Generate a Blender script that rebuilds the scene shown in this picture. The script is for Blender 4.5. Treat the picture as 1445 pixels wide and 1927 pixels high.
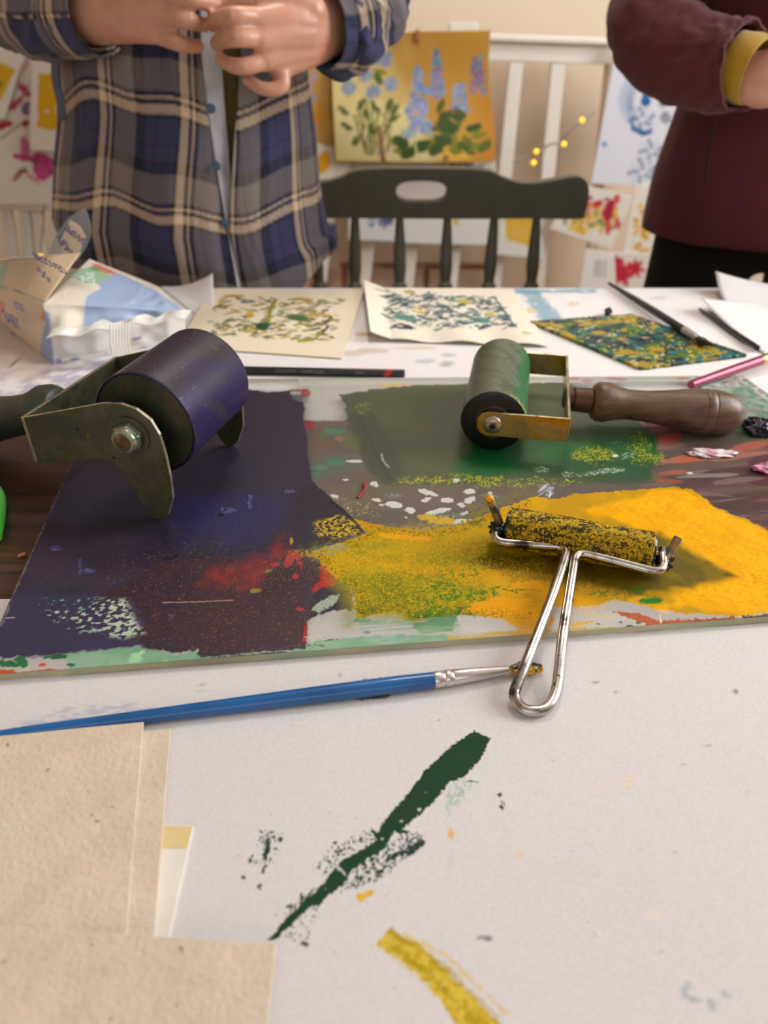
import bpy, bmesh, math, random
import numpy as np
from mathutils import Vector, Matrix
for o in list(bpy.data.objects): bpy.data.objects.remove(o)
S = bpy.context.scene
COL = S.collection
# ---------------------------------------------------------------- camera
FPX, PITCH = 1350.0, math.radians(34.8)
CAM = np.array([0.0, 0.0, 1.03])
CP, SP = math.cos(PITCH), math.sin(PITCH)
cd = bpy.data.cameras.new('camera'); cam = bpy.data.objects.new('camera', cd); COL.objects.link(cam)
cam.location = CAM; cam.rotation_euler = (math.pi/2-PITCH, 0, 0)
cd.sensor_fit = 'VERTICAL'; cd.sensor_height = 24.0; cd.sensor_width = 18.0
cd.lens = 24.0*FPX/1927; cd.clip_start = .02; cd.clip_end = 50
cd.dof.use_dof = True; cd.dof.focus_distance = 0.425; cd.dof.aperture_fstop = 4.3
S.camera = cam
# ---------------------------------------------------------------- world, lights, exposure
w = bpy.data.worlds.new('sky'); S.world = w; w.use_nodes = True
w.node_tree.nodes['Background'].inputs[0].default_value = (.80, .88, 1, 1)
w.node_tree.nodes['Background'].inputs[1].default_value = 1.0
def area(name, loc, target, sx, sy, power, col):
    l = bpy.data.lights.new(name, 'AREA'); l.shape = 'RECTANGLE'; l.size = sx; l.size_y = sy; l.energy = power; l.color = col
    o = bpy.data.objects.new(name, l); COL.objects.link(o); o.location = loc
    o.rotation_euler = (Vector(target)-Vector(loc)).to_track_quat('-Z', 'Y').to_euler()
    return o
area('daylight_right_window', (1.93, .80, 1.72), (-.1, .85, .95), 1.2, 1.1, 66, (.95, .98, 1))
area('added_front_fill', (-.3, -1.85, 1.9), (0, .9, .9), 2.2, 1.2, 9, (.92, .96, 1))  # fill light added behind the camera, set in an unseen window
area('added_ceiling_fill', (.25, 1.35, 2.34), (.25, 1.5, 0), .4, .4, 15, (1, .95, .89))  # unseen overhead light, added to brighten the back of the room
vs = S.view_settings; vs.view_transform = 'Standard'; vs.look = 'None'; vs.gamma = 1; vs.use_curve_mapping = False
vs.exposure = -0.46
# ---------------------------------------------------------------- pixel <-> world helpers
TZ = 0.75
def ray(x, y):
    u = (np.asarray(x, float)-722.5)/FPX; v = (np.asarray(y, float)-963.5)/FPX
    return np.stack([u, CP-v*SP, -SP-v*CP], -1)
def W(x, y, z=TZ):
    d = ray(x, y); t = (z-CAM[2])/d[..., 2]; return CAM+d*t[..., None]
def V(x, y, Y):
    d = ray(x, y); t = Y/d[..., 1]; return CAM+d*t[..., None]
def proj(p):
    q = p-CAM; Z = q[..., 1]*CP-q[..., 2]*SP
    return 722.5+FPX*q[..., 0]/Z, 963.5-FPX*(q[..., 1]*SP+q[..., 2]*CP)/Z
def lin(c):
    c = np.asarray(c, float)/255.0
    return np.where(c <= .04045, c/12.92, ((c+.055)/1.055)**2.4)
# ---------------------------------------------------------------- numpy noise
_R = np.random.RandomState(7); _T = _R.rand(256, 256)
def vn(x, y, seed=0):
    x = x+seed*17.37; y = y+seed*9.71
    xi = np.floor(x).astype(np.int64); yi = np.floor(y).astype(np.int64)
    fx = x-xi; fy = y-yi; fx = fx*fx*(3-2*fx); fy = fy*fy*(3-2*fy)
    a = _T[xi & 255, yi & 255]; b = _T[(xi+1) & 255, yi & 255]; c = _T[xi & 255, (yi+1) & 255]; d = _T[(xi+1) & 255, (yi+1) & 255]
    return (a*(1-fx)+b*fx)*(1-fy)+(c*(1-fx)+d*fx)*fy
def fbm(x, y, s=1.0, o=3, seed=0):
    r = 0; a = .5; t = 0
    for i in range(o):
        r = r+a*vn(x/s*2**i, y/s*2**i, seed+i*3); t += a; a *= .55
    return r/t
def sst(a, b, x):
    t = np.clip((x-a)/(b-a), 0, 1); return t*t*(3-2*t)
def sdpoly(X, Y, P):
    d = np.full(X.shape, 1e18); ins = np.zeros(X.shape, bool); n = len(P)
    for i in range(n):
        ax, ay = P[i]; bx, by = P[(i+1) % n]; ex, ey = bx-ax, by-ay
        wx, wy = X-ax, Y-ay; t = np.clip((wx*ex+wy*ey)/(ex*ex+ey*ey+1e-12), 0, 1)
        d = np.minimum(d, (wx-ex*t)**2+(wy-ey*t)**2)
        c = (ay > Y) != (by > Y)
        ins ^= c & (X < ex*(Y-ay)/(ey if abs(ey) > 1e-9 else 1e-9)+ax)
    d = np.sqrt(d); return np.where(ins, d, -d)
class Canvas:
    """paint on a grid of surface points; shapes are given as photo pixels and carried onto the surface (mm)"""
    def __init__(s, U, Vv, tf, base, alpha=1.0, rough=.6):
        s.U, s.V, s.tf = U, Vv, tf; n = U.shape
        s.c = np.zeros(n+(3,)); s.c[:] = lin(base); s.a = np.full(n, float(alpha)); s.r = np.full(n, float(rough)); s.h = np.zeros(n)
    def poly(s, pts, col, soft=.4, nz=.6, ns=1.5, a=1, h=0, cov=None, cs=.8, rough=None, alpha=1, stretch=None, vary=None, seed=1):
        P = [s.tf(x, y) for x, y in pts]; xs = [p[0] for p in P]; ys = [p[1] for p in P]; m = soft+nz+.5
        k = (s.U > min(xs)-m) & (s.U < max(xs)+m) & (s.V > min(ys)-m) & (s.V < max(ys)+m)
        if not k.any(): return
        U, Vv = s.U[k], s.V[k]; su, sv = (stretch or (1, 1))
        d = sdpoly(U, Vv, P)+nz*2*(fbm(U/su, Vv/sv, ns, 2, seed)-.5)
        f = sst(-soft, soft, d)*a
        if cov is not None:
            q = fbm(U/su, Vv/sv, cs, 2, seed+5); f = f*sst(-.06, .06, q-(1-cov))
        cc = lin(col)
        if vary is not None:
            v = fbm(U/su, Vv/sv, vary[1], 3, seed+9)[..., None]; v = sst(.32, .68, v); cc = cc*(1-v)+lin(vary[0])*v
        s.c[k] = s.c[k]*(1-f[..., None])+cc*f[..., None]
        s.a[k] = s.a[k]*(1-f)+alpha*f
        if rough is not None: s.r[k] = s.r[k]*(1-f)+rough*f
        if h: s.h[k] = s.h[k]*(1-f)+h*f
    def ell(s, cx, cy, rx, ry, col, ang=0, **k):
        c, q = math.cos(math.radians(ang)), math.sin(math.radians(ang))
        s.poly([(cx+rx*math.cos(t)*c-ry*math.sin(t)*q, cy+rx*math.cos(t)*q+ry*math.sin(t)*c) for t in np.linspace(0, 2*math.pi, 14, endpoint=False)], col, **k)
    def line(s, pts, wd, col, **k):
        pts = [np.array(p, float) for p in pts]; L = []; R = []
        for i, p in enumerate(pts):
            t = pts[min(i+1, len(pts)-1)]-pts[max(i-1, 0)]; t /= np.linalg.norm(t)+1e-9
            ww = wd[i] if isinstance(wd, (list, tuple)) else wd
            n = np.array([-t[1], t[0]])*ww/2; L.append(tuple(p+n)); R.append(tuple(p-n))
        s.poly(L+R[::-1], col, **k)
# ---------------------------------------------------------------- object helpers
def tag(o, label=None, cat=None, group=None, kind=None):
    if label: o['label'] = label
    if cat: o['category'] = cat
    if group: o['group'] = group
    if kind: o['kind'] = kind
    return o
def empty(name, loc, label=None, cat=None, group=None):
    o = bpy.data.objects.new(name, None); COL.objects.link(o); o.location = loc; o.empty_display_size = .02
    return tag(o, label, cat, group)
def link(name, me, mats, parent=None, smooth=False):
    o = bpy.data.objects.new(name, me); COL.objects.link(o)
    if not isinstance(mats, (list, tuple)): mats = [mats]
    for m in mats: me.materials.append(m)
    if smooth: me.polygons.foreach_set('use_smooth', [True]*len(me.polygons))
    if parent is not None:
        o.parent = parent; o.matrix_parent_inverse = Matrix.Translation(-Vector(parent.location)) if parent.parent is None else Matrix.Identity(4)
    return o
def pymesh(name, v, f):
    me = bpy.data.meshes.new(name); me.from_pydata([tuple(map(float, p)) for p in v], [], f); me.update(); return me
def autosmooth(o, ang=40):
    me = o.data; me.polygons.foreach_set('use_smooth', [True]*len(me.polygons))
    bm = bmesh.new(); bm.from_mesh(me)
    for e in bm.edges:
        if len(e.link_faces) == 2 and e.calc_face_angle(0) > math.radians(ang): e.smooth = False
    bm.to_mesh(me); bm.free()
def bevel(o, wd, seg=2):
    m = o.modifiers.new('bevel', 'BEVEL'); m.width = wd; m.segments = seg; m.limit_method = 'ANGLE'; m.angle_limit = math.radians(35)
def box(name, lo, hi, mat, parent=None, bev=0):
    x0, y0, z0 = lo; x1, y1, z1 = hi
    v = [(x0, y0, z0), (x1, y0, z0), (x1, y1, z0), (x0, y1, z0), (x0, y0, z1), (x1, y0, z1), (x1, y1, z1), (x0, y1, z1)]
    f = [(0, 3, 2, 1), (4, 5, 6, 7), (0, 1, 5, 4), (1, 2, 6, 5), (2, 3, 7, 6), (3, 0, 4, 7)]
    o = link(name, pymesh(name, v, f), mat, parent)
    if bev: bevel(o, bev)
    return o
def frame(t):
    t = np.asarray(t, float); t = t/np.linalg.norm(t); up = np.array([0, 0, 1.0])
    if abs(t[2]) > .95: up = np.array([0, 1.0, 0])
    a = np.cross(up, t); a /= np.linalg.norm(a); return t, a, np.cross(t, a)
def catmull(P, n=6):
    P = [np.array(p, float) for p in P]; P = [2*P[0]-P[1]]+P+[2*P[-1]-P[-2]]; out = []
    for i in range(1, len(P)-2):
        for k in range(n):
            t = k/n; out.append(.5*((2*P[i])+(-P[i-1]+P[i+1])*t+(2*P[i-1]-5*P[i]+4*P[i+1]-P[i+2])*t*t+(-P[i-1]+3*P[i]-3*P[i+1]+P[i+2])*t**3))
    out.append(P[-2]); return np.array(out)
def tube_vf(path, rad, seg=16, cap=True, flat=None, disp=None, closed=False):
    path = np.asarray(path, float); n = len(path)
    rad = np.full(n, rad) if np.isscalar(rad) else np.asarray(rad, float)
    v = []; f = []; a = None
    for i in range(n):
        if closed: t = path[(i+1) % n]-path[i-1]
        else: t = path[min(i+1, n-1)]-path[max(i-1, 0)]
        t = t/(np.linalg.norm(t)+1e-12)
        if a is None: _, a, b = frame(t)
        else:
            a = a-t*np.dot(a, t); a /= np.linalg.norm(a)+1e-12; b = np.cross(t, a)
        for k in range(seg):
            th = 2*math.pi*k/seg; r = rad[i]
            if disp is not None: r = r+disp(i/(n-1), th)
            v.append(path[i]+a*math.cos(th)*r+b*math.sin(th)*r*(flat if flat else 1))
    for i in range(n if closed else n-1):
        j = (i+1) % n
        for k in range(seg):
            f.append((i*seg+k, i*seg+(k+1) % seg, j*seg+(k+1) % seg, j*seg+k))
    if cap and not closed:
        f.append(tuple(range(seg))[::-1]); f.append(tuple((n-1)*seg+k for k in range(seg)))
    return v, f
def tube(name, path, rad, mat, parent=None, seg=16, **k):
    v, f = tube_vf(path, rad, seg, **k); o = link(name, pymesh(name, v, f), mat, parent); autosmooth(o, 50); return o
def lathe_vf(p0, axis, prof, seg=32):
    """prof: list of (distance along axis, radius)"""
    t, a, b = frame(axis); p0 = np.asarray(p0, float); v = []; f = []
    for d, r in prof:
        for k in range(seg):
            th = 2*math.pi*k/seg; v.append(p0+t*d+(a*math.cos(th)+b*math.sin(th))*max(r, 1e-5))
    for i in range(len(prof)-1):
        for k in range(seg): f.append((i*seg+k, i*seg+(k+1) % seg, (i+1)*seg+(k+1) % seg, (i+1)*seg+k))
    f.append(tuple(range(seg))[::-1]); f.append(tuple((len(prof)-1)*seg+k for k in range(seg)))
    return v, f
def lathe(name, p0, axis, prof, mat, parent=None, seg=32, ang=35):
    v, f = lathe_vf(p0, axis, prof, seg); o = link(name, pymesh(name, v, f), mat, parent); autosmooth(o, ang); return o
def plate(name, o3, ex, ey, pts, thick, mats, parent=None, bev=0, hole=None):
    """extruded 2-D outline; pts in (ex, ey) metres, thickness along ex x ey"""
    ex = np.array(ex, float); ey = np.array(ey, float); nz = np.cross(ex, ey); nz /= np.linalg.norm(nz); o3 = np.array(o3, float)
    bm = bmesh.new(); loops = [pts]+([hole] if hole else [])
    ed = []
    for L in loops:
        vs_ = [bm.verts.new(o3+ex*x+ey*y) for x, y in L]
        for i in range(len(vs_)): ed.append(bm.edges.new((vs_[i], vs_[(i+1) % len(vs_)])))
    bmesh.ops.triangle_fill(bm, use_beauty=True, use_dissolve=False, edges=ed)
    r = bmesh.ops.extrude_face_region(bm, geom=bm.faces[:])
    for g in r['geom']:
        if isinstance(g, bmesh.types.BMVert): g.co += Vector(nz*thick)
    bmesh.ops.recalc_face_normals(bm, faces=bm.faces[:])
    bm.normal_update()
    for fc in bm.faces:
        if abs(fc.normal.dot(Vector(nz))) < .7: fc.material_index = 1 if isinstance(mats, (list, tuple)) and len(mats) > 1 else 0
    me = bpy.data.meshes.new(name); bm.to_mesh(me); bm.free()
    o = link(name, me, mats, parent)
    if bev: bevel(o, bev, 2)
    return o
def setattrs(me, cv):
    n = len(me.vertices); c = np.ones((n, 4), np.float32); c[:, :3] = cv.c.reshape(-1, 3)[:n]
    at = me.attributes.new('paint', 'FLOAT_COLOR', 'POINT'); at.data.foreach_set('color', c.ravel())
    for nm, ar in (('alpha', cv.a), ('rough', cv.r)):
        at = me.attributes.new(nm, 'FLOAT', 'POINT'); at.data.foreach_set('value', ar.reshape(-1)[:n].astype(np.float32))
def gridmesh(name, Pg):
    ny, nx = Pg.shape[:2]
    me = bpy.data.meshes.new(name); me.vertices.add(nx*ny); me.vertices.foreach_set('co', Pg.reshape(-1).astype(np.float32))
    i = np.arange(nx*ny).reshape(ny, nx); q = np.stack([i[:-1, :-1], i[:-1, 1:], i[1:, 1:], i[1:, :-1]], -1).reshape(-1)
    nf = (nx-1)*(ny-1); me.loops.add(nf*4); me.polygons.add(nf)
    me.loops.foreach_set('vertex_index', q.astype(np.int32)); me.polygons.foreach_set('loop_start', (np.arange(nf)*4).astype(np.int32))
    me.polygons.foreach_set('loop_total', np.full(nf, 4, np.int32)); me.update(calc_edges=True)
    me.polygons.foreach_set('use_smooth', np.ones(nf, bool)); return me
def sheet(name, c4, nx, ny, painter, mat, parent=None, base=(235, 232, 225), thick=.0004, warp=None, us=None, vsx=None, rough=.6, alpha=1.0):
    """c4: world corners bottom-left, bottom-right, top-right, top-left. painter(canvas, PX, PY)"""
    c4 = [np.array(c, float) for c in c4]
    u = np.linspace(0, 1, nx) if us is None else us; v = np.linspace(0, 1, ny) if vsx is None else vsx
    U, Vv = np.meshgrid(u, v); U3, V3 = U[..., None], Vv[..., None]
    P = (c4[0]*(1-U3)+c4[1]*U3)*(1-V3)+(c4[3]*(1-U3)+c4[2]*U3)*V3
    ex = c4[1]-c4[0]; ex /= np.linalg.norm(ex); nrm = np.cross(ex, c4[3]-c4[0]); nrm /= np.linalg.norm(nrm); ey = np.cross(nrm, ex)
    o0 = c4[0]
    def tf(x, y):
        d = ray(x, y); t = np.dot(o0-CAM, nrm)/np.dot(d, nrm); q = CAM+d*t-o0; return (np.dot(q, ex)*1000, np.dot(q, ey)*1000)
    cv = Canvas(((P-o0)@ex)*1000, ((P-o0)@ey)*1000, tf, base, alpha, rough)
    PX, PY = proj(P); cv.PX, cv.PY = PX, PY
    if painter: painter(cv)
    P = P+nrm*(cv.h[..., None]/1000)
    if warp is not None: P = P+warp(U, Vv)
    me = gridmesh(name, P); setattrs(me, cv); o = link(name, me, mat, parent)
    if thick:
        m = o.modifiers.new('thickness', 'SOLIDIFY'); m.thickness = thick; m.offset = -1
    return o
def Wq(pts, z): return [W(x, y, z) for x, y in pts]
def Vq(pts, Y): return [V(x, y, Y) for x, y in pts]
def ink_roller(name, p0, ax, r, L, fn, mat, parent, nth=360, nl=240):
    t, a, b = frame(ax); th = np.linspace(0, 2*math.pi, nth+1); d = np.linspace(0, L, nl); TH, D = np.meshgrid(th, d)
    n = np.cos(TH)[..., None]*a+np.sin(TH)[..., None]*b; rr = r-.0006*(sst(.0009, 0, D)+sst(L-.0009, L, D))
    P = np.asarray(p0)+D[..., None]*t+n*rr[..., None]; cv = Canvas(TH*r*1000, D*1000, lambda x, y: (x, y), (60, 60, 60), 1, .45)
    # wrap the noise around the barrel
    cv.N = n; cv.wn = lambda s, o, sd: fbm(n[..., 0]*r*1000+D*1000*.8, n[..., 2]*r*1000+D*700, s, o, sd)
    fn(cv); me = gridmesh(name, P[:, ::-1]); cv.c = cv.c[:, ::-1]; cv.r = cv.r[:, ::-1]; cv.a = cv.a[:, ::-1]; setattrs(me, cv); return link(name, me, mat, parent)
# ---------------------------------------------------------------- materials
def nt(name):
    m = bpy.data.materials.new(name); m.use_nodes = True; t = m.node_tree; b = t.nodes['Principled BSDF']; return m, t, b
def N(t, k, **kw):
    n = t.nodes.new(k)
    for a, v in kw.items(): setattr(n, a, v)
    return n
def coords(t, scale=(1, 1, 1), rot=(0, 0, 0)):
    c = N(t, 'ShaderNodeTexCoord'); m = N(t, 'ShaderNodeMapping'); t.links.new(c.outputs['Object'], m.inputs[0])
    m.inputs['Scale'].default_value = scale; m.inputs['Rotation'].default_value = rot; return m.outputs[0]
def noise(t, co, s, d=4, r=.5):
    n = N(t, 'ShaderNodeTexNoise'); t.links.new(co, n.inputs['Vector']); n.inputs['Scale'].default_value = s; n.inputs['Detail'].default_value = d; n.inputs['Roughness'].default_value = r
    return n.outputs['Fac']
def ramp(t, fac, stops):
    r = N(t, 'ShaderNodeValToRGB'); t.links.new(fac, r.inputs[0]); e = r.color_ramp.elements
    while len(e) < len(stops): e.new(.5)
    for i, (p, c) in enumerate(stops):
        e[i].position = p; cc = lin(c) if len(c) == 3 else c; e[i].color = (*[float(q) for q in cc[:3]], 1)
    return r.outputs[0]
def bumpn(t, b, fac, st, dist=.001):
    n = N(t, 'ShaderNodeBump'); t.links.new(fac, n.inputs['Height']); n.inputs['Strength'].default_value = st; n.inputs['Distance'].default_value = dist
    t.links.new(n.outputs[0], b.inputs['Normal'])
def plain(name, col, rough=.5, metal=0, var=.12, vs_=30, bump=0, bs=300, coat=0, spec=.5, sheen=0):
    m, t, b = nt(name); co = coords(t); c = lin(col)
    lo = np.clip(c*(1-var), 0, 1); hi = np.clip(c*(1+var), 0, 1)
    out = ramp(t, noise(t, co, vs_), [(.3, (*lo, 1)), (.7, (*hi, 1))]); t.links.new(out, b.inputs['Base Color'])
    b.inputs['Roughness'].default_value = rough; b.inputs['Metallic'].default_value = metal; b.inputs['Coat Weight'].default_value = coat
    b.inputs['Specular IOR Level'].default_value = spec; b.inputs['Sheen Weight'].default_value = sheen
    if bump: bumpn(t, b, noise(t, co, bs), bump, .0006)
    return m
def speckled(name, stops, scale, spots=None, rough=.4, metal=0, bump=.2, bs=400, metal_stops=None, stretch=(1, 1, 1), coat=0, rstops=None):
    """noise ramp colours with optional small spots [(colour, scale, threshold)]"""
    m, t, b = nt(name); co = coords(t, stretch); nz = noise(t, co, scale, 6, .6)
    out = ramp(t, nz, stops)
    for i, (c, s, th) in enumerate(spots or []):
        mp = N(t, 'ShaderNodeMapping'); t.links.new(coords(t), mp.inputs[0]); mp.inputs['Location'].default_value = (i*3.1+1, i*1.7, i*.9)
        n2 = noise(t, mp.outputs[0], s, 3, .6); r2 = ramp(t, n2, [(th, (0, 0, 0)), (th+.03, (255, 255, 255))])
        mx = N(t, 'ShaderNodeMix', data_type='RGBA'); t.links.new(r2, mx.inputs[0]); t.links.new(out, mx.inputs[6]); mx.inputs[7].default_value = (*lin(c), 1); out = mx.outputs[2]
    t.links.new(out, b.inputs['Base Color']); b.inputs['Roughness'].default_value = rough; b.inputs['Metallic'].default_value = metal; b.inputs['Coat Weight'].default_value = coat
    if metal_stops:
        r3 = ramp(t, nz, metal_stops); t.links.new(r3, b.inputs['Metallic'])
    if rstops: t.links.new(ramp(t, nz, rstops), b.inputs['Roughness'])
    if bump: bumpn(t, b, noise(t, coords(t), bs, 3), bump, .0005)
    return m
def painted(name, rough=.6, bump=.0, bs=500, sheen=0, coat=0, film=False, fac=1.0, spec=.5, trans=0):
    m, t, b = nt(name); a = N(t, 'ShaderNodeAttribute', attribute_name='paint'); co = coords(t)
    hs = N(t, 'ShaderNodeHueSaturation'); hs.inputs['Value'].default_value = fac; t.links.new(a.outputs['Color'], hs.inputs['Color'])
    mx = N(t, 'ShaderNodeMix', data_type='RGBA', blend_type='MULTIPLY'); mx.inputs[0].default_value = 1
    t.links.new(hs.outputs[0], mx.inputs[6]); t.links.new(ramp(t, noise(t, co, 900, 2), [(.2, (238, 238, 238)), (.8, (255, 255, 255))]), mx.inputs[7])
    t.links.new(mx.outputs[2], b.inputs['Base Color'])
    ra = N(t, 'ShaderNodeAttribute', attribute_name='rough'); t.links.new(ra.outputs['Fac'], b.inputs['Roughness'])
    b.inputs['Sheen Weight'].default_value = sheen; b.inputs['Coat Weight'].default_value = coat; b.inputs['Specular IOR Level'].default_value = spec
    if film: mr = N(t, 'ShaderNodeMapRange'); mr.inputs['From Min'].default_value = .3; mr.inputs['From Max'].default_value = .6; mr.inputs['To Min'].default_value = .45; mr.inputs['To Max'].default_value = .10; t.links.new(ra.outputs['Fac'], mr.inputs['Value']); t.links.new(mr.outputs[0], b.inputs['Specular IOR Level'])
    if bump: bumpn(t, b, noise(t, co, bs, 4, .65), bump, .0005)
    if film:
        al = N(t, 'ShaderNodeAttribute', attribute_name='alpha'); t.links.new(al.outputs['Fac'], b.inputs['Alpha'])
    return m
M = {}
M['paper'] = painted('paper_painted', bump=.12, bs=700, spec=.2)
M['card'] = speckled('beige_card', [(.3, (208, 188, 165)), (.7, (222, 204, 184))], 60, [((165, 140, 125), 160, .70)], .9, bump=1.0, bs=380)
M['card_edge'] = plain('card_edge', (240, 225, 200), .9)
M['white_card'] = plain('white_card', (238, 232, 222), .8, bump=.1)
M['film'] = painted('wet_paint_film', bump=.45, bs=1500, film=True, spec=.32)
M['print'] = painted('printed_cloth', spec=.3)
M['steel'] = speckled('polished_steel_wire', [(.35, (70, 62, 50)), (.46, (190, 185, 178)), (.60, (215, 210, 205)), (.72, (150, 130, 70))], 55, [((25, 45, 45), 130, .66), ((40, 95, 60), 90, .70)], .22, 1, .1)
M['steel_dirty'] = speckled('paint_caked_steel', [(.35, (20, 28, 22)), (.5, (150, 140, 125)), (.6, (190, 140, 30)), (.7, (25, 32, 28))], 110, None, .3, .7, .3, 500)
M['bright_edge'] = speckled('bare_steel_edge', [(.3, (150, 150, 120)), (.6, (225, 220, 190))], 90, [((150, 60, 50), 140, .66)], .3, .9, .1)
M['bracket'] = speckled('green_stained_steel', [(.3, (62, 68, 50)), (.45, (104, 102, 78)), (.58, (88, 84, 60)), (.7, (66, 84, 62))], 34,
                        [((30, 85, 70), 90, .68), ((120, 45, 40), 120, .70), ((110, 110, 45), 60, .70), ((35, 30, 25), 150, .68)], .42, .45, .25, 300)
M['roller_purple'] = speckled('purple_black_rubber', [(.3, (34, 26, 40)), (.5, (46, 38, 56)), (.7, (52, 34, 74))], 26,
                              [((150, 145, 150), 420, .80), ((60, 70, 45), 60, .76)], .38, 0, .12, 500)
M['disc_green'] = speckled('green_stained_disc', [(.3, (34, 42, 28)), (.5, (58, 62, 40)), (.7, (84, 74, 54))], 45,
                           [((120, 110, 80), 190, .74), ((30, 75, 50), 70, .66), ((75, 40, 30), 80, .68)], .5, .35, .25, 300)
M['purple_rim'] = plain('purple_paint_rim', (30, 22, 60), .3)
M['nut'] = speckled('stained_nut_steel', [(.3, (75, 110, 90)), (.5, (165, 165, 145)), (.7, (120, 120, 90))], 120, [((170, 40, 40), 160, .70), ((60, 110, 85), 90, .6)], .3, .7, .2)
M['nut_core'] = speckled('rusty_bolt_end', [(.3, (60, 40, 28)), (.6, (130, 105, 75)), (.75, (180, 170, 120))], 200, None, .5, .4, .4)
M['green_handle'] = speckled('dark_green_stained_wood', [(.3, (38, 46, 36)), (.6, (58, 62, 46)), (.75, (50, 80, 66))], 30, [((105, 60, 40), 60, .66)], .4, 0, .2)
M['roller_green'] = speckled('green_inked_rubber', [(.3, (44, 84, 44)), (.45, (104, 110, 88)), (.6, (98, 106, 82)), (.72, (40, 116, 56))], 16, [((130, 134, 118), 600, .66)], .5, 0, .25, 700, stretch=(1.4, .3, .8))
M['black_rubber'] = plain('black_rubber_core', (18, 17, 20), .35, bump=.1)
M['bracket_yellow'] = speckled('yellow_smeared_steel', [(.32, (140, 120, 90)), (.46, (176, 150, 92)), (.56, (178, 138, 20)), (.7, (120, 100, 70))], 40, [((60, 100, 120), 130, .68), ((50, 50, 40), 60, .68)], .3, .65, .1)
M['screw'] = speckled('screw_steel', [(.3, (150, 130, 110)), (.7, (220, 205, 190))], 200, None, .3, .9, .2)
M['rust'] = plain('rusty_ferrule', (96, 70, 54), .45, .6, .3, 60)
M['old_wood'] = speckled('worn_wooden_handle', [(.3, (56, 42, 34)), (.45, (112, 88, 68)), (.58, (88, 64, 48)), (.7, (124, 92, 66))], 30, [((30, 24, 20), 35, .70)], .42, 0, .25, 300, stretch=(.5, 3, 3))
M['yellow_roller'] = speckled('yellow_inked_roller', [(.36, (44, 38, 18)), (.46, (84, 76, 16)), (.56, (190, 150, 14)), (.66, (120, 124, 18))], 110, [((225, 172, 12), 700, .56), ((52, 46, 14), 600, .56)], .55, 0, .5, 600, stretch=(1, 2, 2))
M['yellow_tip'] = plain('yellow_paint_tip', (215, 160, 15), .35)
M['yellow_roller'].node_tree.nodes['Principled BSDF'].inputs['Specular IOR Level'].default_value = .2
M['dark_goo'] = plain('dark_green_ink', (18, 28, 26), .25, var=.3, bump=.5)
M['blue_handle'] = speckled('blue_lacquer', [(.35, (6, 80, 140)), (.6, (14, 98, 165)), (.72, (10, 110, 140))], 20, [((20, 32, 48), 40, .71)], .3, 0, .05, coat=.4)
M['ferrule'] = speckled('silver_ferrule', [(.3, (200, 195, 192)), (.7, (232, 226, 222))], 40, [((40, 38, 50), 90, .76)], .28, .85, .05)
M['bristle'] = speckled('paint_loaded_bristles', [(.40, (16, 40, 22)), (.50, (30, 60, 25)), (.54, (225, 165, 15))], 90, None, .3, 0, .6, 600)
M['black_lacquer'] = plain('black_lacquer', (20, 20, 22), .3, coat=.3)
M['red_lacquer'] = plain('red_lacquer', (190, 35, 32), .35)
M['grey_print'] = plain('grey_print', (120, 118, 118), .5)
M['pink_lacquer'] = plain('metallic_pink_lacquer', (150, 62, 82), .3, .5)
M['gold'] = plain('gold_ferrule', (205, 170, 110), .3, .8)
M['chair_green'] = plain('dark_green_chair_paint', (96, 97, 82), .5, var=.06, bump=.08)
M['white_paint'] = plain('white_gloss_paint', (232, 226, 214), .4, var=.03)
M['wall'] = plain('cream_wall_paint', (222, 202, 178), .9, var=.02, vs_=3, bump=.1, bs=120)
M['ceiling'] = plain('ceiling_paint', (235, 230, 222), .9, var=.02)
M['black_cloth'] = plain('black_trouser_cloth', (10, 10, 11), .9, bump=.3)
M['denim'] = plain('blue_denim', (58, 78, 112), .85, bump=.5, bs=900)
M['mustard'] = plain('mustard_knit', (178, 138, 18), .85, bump=.4, bs=700, sheen=.3)
M['inked'] = painted('inked_rubber', bump=.15, bs=900, spec=.45)
M['maroon'] = plain('maroon_wool', (90, 30, 38), .9, var=.12, vs_=14, bump=.3, bs=600, sheen=.12)
M['olive'] = plain('olive_undershirt', (112, 98, 48), .9)
M['brown'] = plain('brown_wood', (150, 105, 75), .6)
M['clip'] = plain('wooden_clip', (165, 105, 60), .6)
M['red_flower'] = plain('red_painted_petals', (190, 40, 60), .7)
M['button'] = plain('slate_blue_button', (70, 95, 120), .3)
M['lime'] = plain('lime_plastic', (80, 200, 70), .35)
M['purple_goo'] = plain('thick_purple_ink', (26, 14, 38), .15, var=.3, bump=.4)
M['pink_goo'] = speckled('thick_pink_ink', [(.35, (205, 110, 150)), (.6, (226, 160, 185))], 200, None, .35, 0, .7, 600)
M['white_goo'] = speckled('thick_white_pink_ink', [(.4, (205, 140, 160)), (.55, (235, 225, 222))], 120, None, .3, 0, .7, 500)
M['red_thread'] = plain('red_thread', (160, 22, 30), .6)
M['pack_print'] = painted('wipes_pack_film', spec=.6)
M['ink_blue'] = plain('blue_lettering', (52, 72, 150), .5)
M['ink_pale'] = plain('pale_lettering', (225, 238, 225), .5)
M['hair'] = plain('brown_hair', (60, 42, 30), .6, bump=.5)
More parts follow.
